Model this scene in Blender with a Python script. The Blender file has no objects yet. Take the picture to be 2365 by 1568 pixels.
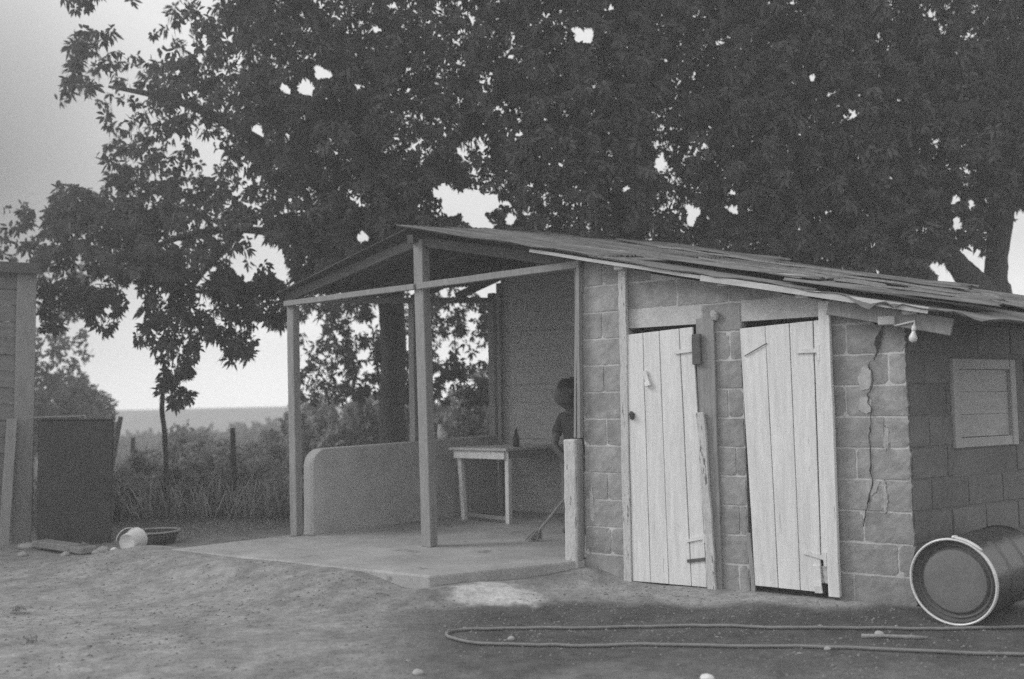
import bpy, bmesh, math, random
import numpy as np
from mathutils import Vector, Matrix

scene = bpy.context.scene
col = scene.collection
random.seed(7)
rng = np.random.default_rng(11)
R = math.radians

# ------------------------------------------------------------------ camera
PW, PH, PF = 2364.0, 1568.0, 2298.0          # photograph at the size it was measured, focal length in those pixels
PITCH, ROLL, EYE = math.atan(156 / 2298), R(1.0), 1.3
_fw = np.array([0, math.cos(PITCH), math.sin(PITCH)])
_u0 = np.array([0, -math.sin(PITCH), math.cos(PITCH)])
_r0 = np.array([1.0, 0, 0])
_rt = _r0 * math.cos(ROLL) - _u0 * math.sin(ROLL)
_up = _u0 * math.cos(ROLL) + _r0 * math.sin(ROLL)
_C = np.array([0, 0, EYE])
cam = bpy.data.cameras.new('camera')
cam.sensor_width = 36.0
cam.lens = PF / PW * 36.0
cam.clip_start, cam.clip_end = 0.05, 3000
cam.dof.use_dof = True
cam.dof.focus_distance = 7.0
cam.dof.aperture_fstop = 1.25
co = bpy.data.objects.new('camera', cam)
col.objects.link(co)
co.matrix_world = Matrix(((_rt[0], _up[0], -_fw[0], 0), (_rt[1], _up[1], -_fw[1], 0),
                          (_rt[2], _up[2], -_fw[2], EYE), (0, 0, 0, 1)))
scene.camera = co

# ------------------------------------------------------------------ light, sky, exposure
SUN_AZ, SUN_EL = R(-92), R(34)               # azimuth from +Y towards +X; to the left
sd = Vector((math.sin(SUN_AZ) * math.cos(SUN_EL), math.cos(SUN_AZ) * math.cos(SUN_EL), math.sin(SUN_EL)))
sl = bpy.data.lights.new('sun', 'SUN')
sl.energy, sl.angle, sl.color = 1.5, R(24), (1, 1, 1)
so = bpy.data.objects.new('sun', sl)
col.objects.link(so)
so.rotation_euler = (-sd).to_track_quat('-Z', 'Y').to_euler()

world = bpy.data.worlds.new('World')
scene.world = world
world.use_nodes = True
wt = world.node_tree
wn, wl = wt.nodes, wt.links
bg = wn['Background']
bg.inputs[1].default_value = 0.1
sky = wn.new('ShaderNodeTexSky')
sky.sky_type = 'NISHITA'
sky.sun_disc = False
sky.sun_elevation, sky.sun_rotation = SUN_EL, SUN_AZ
sky.air_density, sky.dust_density = 1.5, 4.0
bw = wn.new('ShaderNodeRGBToBW')               # black and white film
wl.new(sky.outputs[0], bw.inputs[0])
tc = wn.new('ShaderNodeTexCoord')
cl = wn.new('ShaderNodeTexNoise')              # soft grey cloud
cl.inputs['Scale'].default_value = 2.2
cl.inputs['Detail'].default_value = 3
wl.new(tc.outputs['Generated'], cl.inputs['Vector'])
dk = wn.new('ShaderNodeVectorMath'); dk.operation = 'DISTANCE'   # a heavy cloud bank low in the north-west
az, el = R(-30), R(11.5)
dk.inputs[1].default_value = (math.sin(az) * math.cos(el), math.cos(az) * math.cos(el), math.sin(el))
wl.new(tc.outputs['Generated'], dk.inputs[0])
ad = wn.new('ShaderNodeMath'); ad.operation = 'MULTIPLY_ADD'
wl.new(cl.outputs[0], ad.inputs[0]); ad.inputs[1].default_value = 0.22
wl.new(dk.outputs['Value'], ad.inputs[2])
mr = wn.new('ShaderNodeMapRange'); mr.interpolation_type = 'SMOOTHSTEP'
wl.new(ad.outputs[0], mr.inputs[0])
mr.inputs[1].default_value, mr.inputs[2].default_value = 0.10, 0.40
mr.inputs[3].default_value, mr.inputs[4].default_value = 1.6, 8.6
mx = wn.new('ShaderNodeMix'); mx.data_type = 'FLOAT'
mx.inputs[0].default_value = 0.93
wl.new(bw.outputs[0], mx.inputs[2]); wl.new(mr.outputs[0], mx.inputs[3])
sx = wn.new('ShaderNodeSeparateXYZ'); wl.new(tc.outputs['Generated'], sx.inputs[0])
hzn = wn.new('ShaderNodeMapRange'); hzn.interpolation_type = 'SMOOTHSTEP'   # overcast sky, brightest low over the land
wl.new(sx.outputs[2], hzn.inputs[0])
hzn.inputs[1].default_value, hzn.inputs[2].default_value = .0, .16
hzn.inputs[3].default_value, hzn.inputs[4].default_value = 2.6, 1.0
mm = wn.new('ShaderNodeMath'); mm.operation = 'MULTIPLY'
wl.new(mx.outputs[0], mm.inputs[0]); wl.new(hzn.outputs[0], mm.inputs[1])
wl.new(mm.outputs[0], bg.inputs[0])

vs = scene.view_settings
vs.view_transform = 'Standard'
vs.look = 'None'
vs.exposure, vs.gamma = 0.22, 1.0
vs.use_curve_mapping = False
scene.cycles.max_bounces = 6
scene.cycles.use_denoising = False          # keep the sampling grain, as on film

# ------------------------------------------------------------------ helpers
def ray(x, y):
    return _fw + _rt * ((x - PW / 2) / PF) + _up * (-(y - PH / 2) / PF)
def at(x, y, Y):                                # a measured pixel and the distance of the thing -> its place
    r = ray(x, y)
    return _C + r * (Y / r[1])
def on_ground(x, y, z=0.0):
    r = ray(x, y)
    return _C + r * ((z - EYE) / r[2])
def project(P):
    d = np.asarray(P) - _C
    z = d @ _fw
    return PW / 2 + PF * (d @ _rt) / z, PH / 2 - PF * (d @ _up) / z

def tag(o, label=None, cat=None, group=None, kind=None):
    if label: o['label'] = label
    if cat: o['category'] = cat
    if group: o['group'] = group
    if kind: o['kind'] = kind
    return o
def thing(name, label, cat, loc=(0, 0, 0), rz=0.0, group=None):
    o = bpy.data.objects.new(name, None)
    o.empty_display_size = 0.2
    col.objects.link(o)
    o.location = loc
    o.rotation_euler = (0, 0, rz)
    return tag(o, label, cat, group)

class MB:
    """collects shapes, links them as one mesh"""
    def __init__(s): s.v, s.f, s.t = [], [], []
    def quadbox(s, p):                          # eight corners: bottom ring, top ring
        b = len(s.v); s.v += [tuple(q) for q in p]
        s.f += [(b, b+3, b+2, b+1), (b+4, b+5, b+6, b+7)] + [(b+i, b+(i+1) % 4, b+4+(i+1) % 4, b+4+i) for i in range(4)]
        return s
    def box(s, x0, x1, y0, y1, z0, z1, jit=0.0):
        p = [(x0, y0, z0), (x1, y0, z0), (x1, y1, z0), (x0, y1, z0), (x0, y0, z1), (x1, y0, z1), (x1, y1, z1), (x0, y1, z1)]
        if jit: p = [tuple(c + random.uniform(-jit, jit) for c in q) for q in p]
        return s.quadbox(p)
    def beam(s, p0, p1, w, h, upv=(0, 0, 1), seg=1, jit=0.0):
        p0, p1 = Vector(p0), Vector(p1)
        d = (p1 - p0).normalized()
        a = d.cross(Vector(upv)).normalized(); u = a.cross(d).normalized()
        b = len(s.v)
        for i in range(seg + 1):
            c = p0.lerp(p1, i / seg)
            if jit: c = c + a * random.uniform(-jit, jit) + u * random.uniform(-jit, jit)
            ww = w / 2 * (1 + random.uniform(-jit, jit) * 6); hh = h / 2
            for (i0, j0) in ((-1, -1), (1, -1), (1, 1), (-1, 1)):
                s.v.append(tuple(c + a * ww * i0 + u * hh * j0))
        for i in range(seg):
            for k in range(4):
                s.f.append((b+4*i+k, b+4*i+(k+1) % 4, b+4*i+4+(k+1) % 4, b+4*i+4+k))
        e = b + 4 * seg
        s.f += [(b+3, b+2, b+1, b), (e, e+1, e+2, e+3)]
        return s
    def tube(s, pts, rad, n=8, caps=True, wob=0.0):
        pts = [Vector(p) for p in pts]
        if not hasattr(rad, '__len__'): rad = [rad] * len(pts)
        b = len(s.v); prev = None
        for i, p in enumerate(pts):
            d = (pts[min(i+1, len(pts)-1)] - pts[max(i-1, 0)]).normalized()
            if prev is None:
                a = d.cross(Vector((0, 0, 1)) if abs(d.z) < .9 else Vector((1, 0, 0))).normalized()
            else:
                a = (prev - d * prev.dot(d)).normalized()
            prev = a; c = d.cross(a)
            for k in range(n):
                t = 2 * math.pi * k / n
                r = rad[i] * (1 + random.uniform(-wob, wob))
                s.v.append(tuple(p + (a * math.cos(t) + c * math.sin(t)) * r))
        for i in range(len(pts) - 1):
            for k in range(n):
                s.f.append((b+i*n+k, b+i*n+(k+1) % n, b+(i+1)*n+(k+1) % n, b+(i+1)*n+k))
        if caps:
            s.f.append(tuple(b+k for k in reversed(range(n))))
            e = b + (len(pts)-1)*n
            s.f.append(tuple(e+k for k in range(n)))
        return s
    def lathe(s, prof, origin, axis, n=48, closed=False):   # profile of (radius, along)
        o = Vector(origin); ax = Vector(axis).normalized()
        a = ax.cross(Vector((0, 0, 1)) if abs(ax.z) < .9 else Vector((1, 0, 0))).normalized(); c = ax.cross(a)
        b = len(s.v); m = len(prof)
        for (r, h) in prof:
            for k in range(n):
                t = 2 * math.pi * k / n
                s.v.append(tuple(o + ax * h + (a * math.cos(t) + c * math.sin(t)) * r))
        for i in range(m if closed else m - 1):
            j = (i + 1) % m
            for k in range(n):
                s.f.append((b+i*n+k, b+i*n+(k+1) % n, b+j*n+(k+1) % n, b+j*n+k))
        return s
    def blob(s, c, r, n=10, rough=.2, flat=1.0, seed=0):
        rr = random.Random(seed); b = len(s.v); rings = max(4, n // 2)
        for i in range(rings + 1):
            ph = math.pi * i / rings
            for k in range(n):
                t = 2 * math.pi * k / n
                q = 1 + rr.uniform(-rough, rough) if 0 < i < rings else 1
                s.v.append((c[0] + r[0]*q*math.sin(ph)*math.cos(t), c[1] + r[1]*q*math.sin(ph)*math.sin(t), c[2] + r[2]*q*math.cos(ph)))
        for i in range(rings):
            for k in range(n):
                s.f.append((b+i*n+k, b+(i+1)*n+k, b+(i+1)*n+(k+1) % n, b+i*n+(k+1) % n))
        return s
    def build(s, name, m, parent=None, smooth=False, bevel=0.0, seg=1):
        me = bpy.data.meshes.new(name)
        me.from_pydata(s.v, [], s.f)
        me.validate()
        bm = bmesh.new(); bm.from_mesh(me)
        bmesh.ops.recalc_face_normals(bm, faces=bm.faces)
        bm.to_mesh(me); bm.free()
        if smooth: me.shade_smooth()
        me.materials.append(m)
        o = bpy.data.objects.new(name, me)
        col.objects.link(o)
        if parent: o.parent = parent
        if bevel:
            b = o.modifiers.new('bevel', 'BEVEL'); b.width = bevel; b.segments = seg; b.limit_method = 'ANGLE'
        return o

def mat(name, lo, hi, scale=6.0, stretch=(1, 1, 1), rough=.85, bump=.3, fine=60.0, bumpdist=.004, spots=None, attr=None, spec=.25, metallic=0.0, contrast=(.35, .65)):
    """grey material: two noises between lo and hi, an optional layer of worn spots, an optional per-vertex factor"""
    m = bpy.data.materials.new(name); m.use_nodes = True
    t = m.node_tree; n, l = t.nodes, t.links
    p = n['Principled BSDF']
    c = n.new('ShaderNodeTexCoord'); mp = n.new('ShaderNodeMapping')
    mp.inputs['Scale'].default_value = stretch
    l.new(c.outputs['Object'], mp.inputs[0])
    n1 = n.new('ShaderNodeTexNoise'); n1.inputs['Scale'].default_value = scale; n1.inputs['Detail'].default_value = 6; n1.inputs['Roughness'].default_value = .65
    n2 = n.new('ShaderNodeTexNoise'); n2.inputs['Scale'].default_value = fine; n2.inputs['Detail'].default_value = 3
    l.new(mp.outputs[0], n1.inputs['Vector']); l.new(mp.outputs[0], n2.inputs['Vector'])
    av = n.new('ShaderNodeMix'); av.data_type = 'FLOAT'; av.inputs[0].default_value = .35
    l.new(n1.outputs[0], av.inputs[2]); l.new(n2.outputs[0], av.inputs[3])
    r = n.new('ShaderNodeMapRange'); l.new(av.outputs[0], r.inputs[0])
    r.inputs[1].default_value, r.inputs[2].default_value = contrast
    r.inputs[3].default_value, r.inputs[4].default_value = lo, hi
    out = r.outputs[0]
    if spots:
        scale2, th, val = spots
        n3 = n.new('ShaderNodeTexNoise'); n3.inputs['Scale'].default_value = scale2; n3.inputs['Detail'].default_value = 8; n3.inputs['Roughness'].default_value = .7
        l.new(mp.outputs[0], n3.inputs['Vector'])
        r3 = n.new('ShaderNodeMapRange'); l.new(n3.outputs[0], r3.inputs[0]); r3.inputs[1].default_value, r3.inputs[2].default_value = th, th + .04
        x = n.new('ShaderNodeMix'); x.data_type = 'FLOAT'
        l.new(r3.outputs[0], x.inputs[0]); l.new(out, x.inputs[2]); x.inputs[3].default_value = val
        out = x.outputs[0]
    if attr:
        a = n.new('ShaderNodeAttribute'); a.attribute_name = attr
        x = n.new('ShaderNodeMath'); x.operation = 'MULTIPLY'
        l.new(out, x.inputs[0]); l.new(a.outputs['Fac'], x.inputs[1]); out = x.outputs[0]
    l.new(out, p.inputs['Base Color'])
    p.inputs['Roughness'].default_value = rough
    p.inputs['Specular IOR Level'].default_value = spec
    p.inputs['Metallic'].default_value = metallic
    if bump:
        b = n.new('ShaderNodeBump'); b.inputs['Strength'].default_value = bump; b.inputs['Distance'].default_value = bumpdist
        l.new(av.outputs[0], b.inputs['Height']); l.new(b.outputs[0], p.inputs['Normal'])
    return m

def leaf_mat(name, lo, hi, rough=.55):
    m = bpy.data.materials.new(name); m.use_nodes = True
    t = m.node_tree; n, l = t.nodes, t.links
    p = n['Principled BSDF']
    a = n.new('ShaderNodeAttribute'); a.attribute_name = 'tone'
    r = n.new('ShaderNodeMapRange'); l.new(a.outputs['Fac'], r.inputs[0])
    r.inputs[3].default_value, r.inputs[4].default_value = lo, hi
    l.new(r.outputs[0], p.inputs['Base Color'])
    p.inputs['Roughness'].default_value = rough
    p.inputs['Specular IOR Level'].default_value = .10
    tr = n.new('ShaderNodeBsdfTranslucent'); mxs = n.new('ShaderNodeMixShader'); mxs.inputs[0].default_value = .4
    l.new(r.outputs[0], tr.inputs[0]); l.new(p.outputs[0], mxs.inputs[1]); l.new(tr.outputs[0], mxs.inputs[2])
    l.new(mxs.outputs[0], n['Material Output'].inputs[0])
    return m

M = {
    'paint': mat('white_paint_wood', .60, .80, 5, (6, 6, .5), .7, .45, 30, .004, spots=(6, .66, .38)),
    'paint_old': mat('worn_paint_wood', .40, .66, 7, (5, 5, .8), .8, .7, 40, .006, spots=(7, .57, .16)),
    'post': mat('pale_post_wood', .22, .33, 5, (6, 6, .7), .8, .4, 40, .004, spots=(6, .68, .22)),
    'batten': mat('batten_wood', .42, .60, 5, (.7, 6, 6), .8, .4, 40, .004),
    'wood': mat('grey_wood', .20, .34, 5, (6, 6, .6), .85, .5, 40, .004, spots=(6, .66, .10)),
    'wood_h': mat('grey_wood_boards', .20, .32, 5, (.6, 6, 6), .85, .5, 40, .004, spots=(6, .68, .10)),
    'wood_mid': mat('weathered_rafter', .06, .10, 5, (.7, 6, 6), .85, .5, 40, .004),
    'zinc_dark': mat('shaded_zinc', .05, .12, 3, (.35, 5, 1), .7, .3, 40, .003),  # the roof zinc again, darkened to put shade into the left slope
    'plank': mat('pale_plank_wall', .40, .54, 4, (.6, 6, 6), .85, .5, 40, .004, spots=(5, .68, .2)),
    'shutter': mat('faded_shutter', .34, .46, 4, (1, 1, 4), .8, .3, 40, .003, spots=(6, .70, .2)),
    'shed': mat('shed_planks', .15, .23, 5, (.6, 6, 6), .85, .5, 40, .004, spots=(6, .68, .08)),
    'wood_dark': mat('dark_wood', .07, .13, 5, (1, 5, 5), .85, .5, 40, .004),
    'block': mat('concrete_block', .20, .38, 7, (1, 1, 1), .95, 1.0, 110, .005, attr='tone', spots=(26, .66, .12)),
    'mortar': mat('mortar', .40, .60, 7, (1, 1, 1), .95, .9, 60, .008),
    'plaster': mat('plaster', .32, .50, 14, (1, 1, 1), .9, .5, 60, .005),
    'render': mat('grey_cement_render', .36, .54, 3, (1, 1, 1), .9, .4, 50, .004, spots=(3, .68, .16)),
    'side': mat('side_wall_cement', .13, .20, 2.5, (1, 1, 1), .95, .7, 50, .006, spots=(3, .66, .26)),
    'slab': mat('floor_cement', .26, .46, 2.6, (1, 1, 1), .85, .5, 60, .004, spots=(3.2, .60, .22)),
    'zinc': mat('rusty_zinc', .07, .24, 3, (.35, 5, 1), .6, .3, 40, .003, spots=(4, .63, .40), contrast=(.38, .62)),
    'tank': mat('dark_steel', .035, .06, 3, (1, 1, 1), .6, .3, 60, .003),
    'groove': mat('drum_groove', .08, .12, 6, rough=.5, bump=.1),
    'drum': mat('drum_paint', .03, .05, 4, (1, 1, 1), .28, .08, 40, .002, spec=.6),
    'drumlid': mat('drum_lid_paint', .13, .19, 5, (1, 1, 1), .55, .15, 60, .002, spots=(8, .68, .24)),
    'ring': mat('galvanised_ring', .62, .76, 20, (1, 1, 1), .4, .1, 60, .001, spots=(14, .66, .35), metallic=.2, spec=.5),
    'white': mat('white_plastic', .62, .74, 8, (1, 1, 1), .5, .1, 60, .002, spots=(9, .68, .35)),
    'grey': mat('grey_inner', .22, .30, 6, (1, 1, 1), .8, .2, 60, .002),
    'rubber': mat('grey_hose_rubber', .17, .25, 12, (1, 1, 1), .6, .2, 60, .002),
    'skin': mat('dark_skin', .085, .12, 8, (1, 1, 1), .5, .1, 80, .001),
    'hair': mat('black_hair', .02, .03, 40, (1, 1, 1), .9, .8, 90, .006),
    'shirt': mat('dark_shirt', .05, .07, 8, (1, 1, 1), .95, .4, 90, .003),
    'trousers': mat('grey_trousers', .12, .17, 8, (1, 1, 1), .95, .4, 90, .003),
    'straw': mat('broom_straw', .22, .34, 20, (8, 8, 1), .9, .4, 60, .003),
    'bark': mat('bark', .06, .12, 6, (3, 3, .6), .95, 1.0, 40, .02),
    'stone': mat('stone', .28, .48, 8, (1, 1, 1), .95, .8, 60, .006),
    'litter': mat('dry_leaves', .24, .42, 20, (1, 1, 1), .9, 0, 60, .001),
    'glass': mat('milky_glass', .60, .70, 8, (1, 1, 1), .2, 0, 60, .001, spec=.5),
    'leaf': leaf_mat('mango_leaf', .095, .12),
    'leaf2': leaf_mat('shrub_leaf', .22, .42),
    'leaf3': leaf_mat('far_leaf', .14, .26),
    'grassm': leaf_mat('dry_grass', .30, .52),
    'hill': mat('hill_scrub', .34, .44, .05, (1, 1, 1), .95, 0, 1, .1),
}

# ------------------------------------------------------------------ value noise for terrain and stains
_perm = rng.random((256, 256))
def vnoise(x, y):
    xi, yi = np.floor(x).astype(int), np.floor(y).astype(int)
    fx, fy = x - xi, y - yi
    fx, fy = fx*fx*(3-2*fx), fy*fy*(3-2*fy)
    g = lambda i, j: _perm[i % 256, j % 256]
    return (g(xi, yi)*(1-fx)+g(xi+1, yi)*fx)*(1-fy) + (g(xi, yi+1)*(1-fx)+g(xi+1, yi+1)*fx)*fy
def fbm(x, y, o=4):
    s, a, t = 0, 1, 0
    for i in range(o):
        s = s + a*vnoise(x*2**i + 17*i, y*2**i + 31*i); t += a; a *= .5
    return s/t
def sstep(a, b, x):
    t = np.clip((x-a)/(b-a), 0, 1)
    return t*t*(3-2*t)

# ------------------------------------------------------------------ house frame: u along the front, v back, z up
HA = R(34)
HO = np.array([.45, 7.61, 0])
HS = np.array([math.cos(HA), -math.sin(HA), 0]); HN = np.array([math.sin(HA), math.cos(HA), 0])
def hw(u, v, z=0.0): return HO + HS*u + HN*v + np.array([0, 0, z])
def to_house(x, y):
    dx, dy = x - HO[0], y - HO[1]
    return dx*HS[0] + dy*HS[1], dx*HN[0] + dy*HN[1]
MV = np.array([.139, .99])                     # the veranda's side walls run back in this direction (u, v)
QS = np.array([.361, .931])                    # the end wall runs back in this direction
def roof_z(u, v): return 2.46 - .232*u + .115*(v + .15)

# ------------------------------------------------------------------ ground
def ground_z(x, y):
    x, y = np.asarray(x, float), np.asarray(y, float)
    z = .05*(fbm(x*.5, y*.5) - .5) + .022*(fbm(x*2.6+5, y*2.6) - .5) + .007*(fbm(x*9, y*9+3, 2) - .5)
    u, v = to_house(x, y)
    z = z + .145*np.exp(-(np.maximum(np.abs(u+2.45)-1.2, 0)/.6)**2 - (np.maximum(np.abs(v+1.15)-.05, 0)/.5)**2)
    ax_, ay_ = .585, 1.11
    tt_ = np.clip(((u+.5)*ax_ + (v+1.13)*ay_)/(ax_**2+ay_**2), 0, 1)
    dd_ = np.hypot(u+.5-ax_*tt_, v+1.13-ay_*tt_)
    z = z + (.065+.02*tt_)*np.exp(-(np.maximum(dd_-.05, 0)/.22)**2)*sstep(-.8, -.4, u)          # soil heaped against the slab's left end
    z = z + .02*sstep(-.55, -.05, v)*sstep(-.5, .1, u)*sstep(3.2, 2.4, u)   # rises to the foot of the wall
    z = z + .035*np.exp(-((x+.10)/.30)**2 - ((y-6.9)/.2)**2)           # spilt cement
    vmin = np.interp(u, [-.5, .085, .10], [-1.13, -.02, .02])
    inside = sstep(vmin+.03, vmin+.10, v)*sstep(-3.2, -3.0, u)*sstep(2.46, 2.38, u)*sstep(3.2, 3.0, v)
    z = z*(1-inside) - .06*inside
    z = z - 2.6*sstep(18, 44, y)
    return z
def ground_tone(x, y, gz):
    px, py = project(np.stack([x, y, gz], -1))
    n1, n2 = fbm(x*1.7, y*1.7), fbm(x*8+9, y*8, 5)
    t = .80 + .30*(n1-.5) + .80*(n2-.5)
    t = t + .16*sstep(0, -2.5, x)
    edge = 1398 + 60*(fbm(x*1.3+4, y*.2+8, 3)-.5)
    darker = sstep(edge-8, edge+10, py)*sstep(820, 1120, px + 300*(n1-.5) + 120*(n2-.5))
    darker = darker*(1 - .35*sstep(1490, 1600, py + 80*(n1-.5)))
    t = t*(1 - .66*darker)  # darker zone with a wavy back edge, towards the right front
    t = t + .14*sstep(-.6, -.3, to_house(x, y)[1])*sstep(0, .3, to_house(x, y)[0])*(1-darker)
    # pale patch of spilt cement beside the slab
    d = np.hypot((x+.10)/.34, (y-6.88)/.27) + 1.1*(n2-.5) + .5*(n1-.5)
    t = t + .95*sstep(1.0, .7, d)
    grass = sstep(10.4, 11.4, y + 1.2*(n1-.5))
    t = t*(1-.45*grass)
    return np.clip(t, .12, 2.0)
def axis_cells(a, b, step, far_a, far_b):
    fine = list(np.arange(a, b+1e-6, step))
    hi, s = [], step
    while (hi[-1] if hi else b) < far_b:
        s *= 1.22; hi.append((hi[-1] if hi else b) + s)
    lo, s = [], step
    while (lo[-1] if lo else a) > far_a:
        s *= 1.22; lo.append((lo[-1] if lo else a) - s)
    return np.array(lo[::-1] + fine + hi)
xs = axis_cells(-5.2, 4.2, .035, -110, 110)
ys = axis_cells(4.2, 11.5, .035, -40, 110)
GX, GY = np.meshgrid(xs, ys)
GZ = ground_z(GX, GY)
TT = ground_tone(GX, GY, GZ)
me = bpy.data.meshes.new('ground')
nx, ny = len(xs), len(ys)
idx = np.arange(nx*ny).reshape(ny, nx)
quads = np.stack([idx[:-1, :-1], idx[:-1, 1:], idx[1:, 1:], idx[1:, :-1]], -1).reshape(-1, 4)
def fast_mesh(me, V, faces):
    k = faces.shape[1]
    me.vertices.add(len(V)); me.vertices.foreach_set('co', V.astype(np.float32).ravel())
    me.loops.add(faces.size); me.loops.foreach_set('vertex_index', faces.astype(np.int32).ravel())
    me.polygons.add(len(faces))
    me.polygons.foreach_set('loop_start', np.arange(0, faces.size, k, dtype=np.int32))
    me.update(calc_edges=True)
fast_mesh(me, np.stack([GX, GY, GZ], -1).reshape(-1, 3), quads)
me.shade_smooth()
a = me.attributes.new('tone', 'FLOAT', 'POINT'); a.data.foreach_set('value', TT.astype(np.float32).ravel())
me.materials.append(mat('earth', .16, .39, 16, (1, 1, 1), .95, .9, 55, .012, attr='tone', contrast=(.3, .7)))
ground = bpy.data.objects.new('ground', me); col.objects.link(ground)
tag(ground, 'bare trodden earth yard with a dark patch in front of the doors', 'ground', kind='structure')

hb = MB()                                       # low hills on the horizon
hx = np.linspace(-130, 130, 85)
hb.v = []
for k, (yy, hh) in enumerate(((85, -4), (98, 0), (108, 1), (125, -4))):
    for x in hx:
        top = 1.85 + .5*(fbm(np.array(x*.04), np.array(k*.3))-.5) + .002*x
        hb.v.append((x, yy, -4 if k in (0, 3) else top*(.8 if k == 1 else 1.0)))
for k in range(3):
    for i in range(84):
        b0 = k*85+i; hb.f.append((b0, b0+1, b0+86, b0+85))
hills = hb.build('hills', M['hill'], smooth=True)
tag(hills, 'low pale hills along the horizon', 'hills', kind='structure')

# ------------------------------------------------------------------ the house
house = thing('farm_house', 'low unfinished block outbuilding with two white plank doors, rusty tin roof and open veranda', 'house', tuple(HO), -HA)
HOUSE = house

# --- front wall: blocks laid in courses, mortar bed behind
OPEN = [(.49, 1.075, -.1, 1.865), (1.365, 1.965, -.1, 1.86)]
def top_at(u): return min(roof_z(u, 0) - .05, 9 if u < 1.97 else (1.87 if u < 2.30 else 1.775))
def blocks(u0, u1, vf, thick, name, m, topf, openings, seed, map_uv=lambda u, v: (u, v), parent=HOUSE):
    r = random.Random(seed)
    V, F, T = [], [], []
    def block(a, b, z0, z1a, z1b):
        if b - a < .03 or min(z1a, z1b) - z0 < .03: return
        nu, nz = max(3, int((b-a)/.03)), max(3, int((z1a-z0)/.03))
        tone = r.uniform(.90, 1.12)
        off = r.uniform(-.003, .003); base = len(V)
        tilt = r.uniform(-.003, .003)
        for j in range(nz+1):
            for i in range(nu+1):
                u = a + (b-a)*i/nu
                zt = z1a + (z1b-z1a)*i/nu
                z = z0 + (zt-z0)*j/nz
                eu = min(i, nu-i); ez = min(j, nz-j)
                if eu == 0: u += r.uniform(-.002, .002)
                if ez == 0: z += r.uniform(-.002, .002)
                d = vf + off + tilt*(i/nu-.5)*2 + r.uniform(-.0015, .0015)
                if eu == 0 or ez == 0: d += r.uniform(.0005, .003)
                if b > u1-.02 and i == nu: u -= r.uniform(0, .022)
                if (eu == 0 and ez == 0): d += r.uniform(.001, .007)
                V.append((u, d, z)); T.append(tone*r.uniform(.9, 1.1))
        for j in range(nz):
            for i in range(nu):
                q = base + j*(nu+1)+i
                F.append((q, q+1, q+nu+2, q+nu+1))
        # sides going back
        ring = [base+i for i in range(nu+1)] + [base+(j+1)*(nu+1)-1 for j in range(1, nz+1)] + \
               [base+nz*(nu+1)+i for i in reversed(range(nu))] + [base+j*(nu+1) for j in reversed(range(1, nz))]
        bb = len(V)
        for q in ring:
            V.append((V[q][0], vf+thick, V[q][2])); T.append(tone)
        L = len(ring)
        for i in range(L):
            F.append((ring[(i+1) % L], ring[i], bb+i, bb+(i+1) % L))
        F.append(tuple(bb+i for i in range(L)))
    k = 0
    while k*.2 < 2.7:
        z0 = k*.2 + .008; z1 = (k+1)*.2 - .007
        u = u0 - (.2 if k % 2 else 0) + r.uniform(-.02, .02)
        spans = [(u0, u1)]
        for (oa, ob, oz0, oz1) in openings:
            if z0 + .05 < oz1 and z1 > oz0:
                spans = [t for (a, b) in spans for t in ((a, min(b, oa)), (max(a, ob), b)) if t[1]-t[0] > .02]
        while u < u1:
            e = u + .4 + r.uniform(-.02, .02)
            for (a, b) in spans:
                a2, b2 = max(u, a) + .006, min(e, b) - .006
                if b2 - a2 > .03:
                    block(a2, b2, z0, min(z1, topf(a2)), min(z1, topf(b2)))
            u = e
        k += 1
    V = [(*map_uv(x, y), z) for x, y, z in V]
    me = bpy.data.meshes.new(name); me.from_pydata(V, [], F); me.validate(); me.materials.append(m)
    at_ = me.attributes.new('tone', 'FLOAT', 'POINT'); at_.data.foreach_set('value', T[:len(me.vertices)])
    o = bpy.data.objects.new(name, me); col.objects.link(o); o.parent = parent
    return o
blocks(.085, 2.45, 0.0, .11, 'front_wall', M['block'], top_at, OPEN, 3)
mb = MB()
def slabpoly(mb, a, b, z0, topf, v0, v1):
    mb.quadbox([(a, v0, z0), (b, v0, z0), (b, v1, z0), (a, v1, z0), (a, v0, topf(a)), (b, v0, topf(b)), (b, v1, topf(b)), (a, v1, topf(a))])
tf = lambda u: top_at(u) - .012
for (a, b, z0, t) in ((.10, .49, -.1, tf), (1.075, 1.365, -.1, tf), (1.965, 2.30, -.1, tf), (2.3005, 2.43, -.1, tf), (.491, 1.074, 1.865, tf), (1.366, 1.964, 1.862, tf)):
    slabpoly(mb, a, b, z0, t, .0065, .10)
mb.build('wall_mortar', M['mortar'], house)
# smeared mortar and plaster patches standing proud of the blocks
pm = None
def patch(mb, cu, cz, pts, v=-.006, th=.02):
    q = []
    for i in range(len(pts)):
        (x0, z0), (x1, z1) = pts[i], pts[(i+1) % len(pts)]
        for k_ in range(4):
            f_ = k_/4; q.append((x0+(x1-x0)*f_+random.uniform(-.004, .004), z0+(z1-z0)*f_+random.uniform(-.004, .004)))
    pts = q
    mb = MB(); b = 0; n = len(pts)
    for (du, dz) in pts: mb.v.append((cu+du, v + random.uniform(-.002, .002), cz+dz))
    for (du, dz) in pts: mb.v.append((cu+du*1.05, v+th, cz+dz*1.05))
    mb.f.append(tuple(b+i for i in range(n)))
    for i in range(n): mb.f.append((b+i, b+n+i, b+n+(i+1) % n, b+(i+1) % n))
    mb.build('plaster_patch', M['plaster'], house)
def ragged(w, h, n=12, j=.25):
    return [(w*math.cos(2*math.pi*i/n)*random.uniform(1-j, 1+j), h*math.sin(2*math.pi*i/n)*random.uniform(1-j, 1+j)) for i in range(n)]
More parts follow.
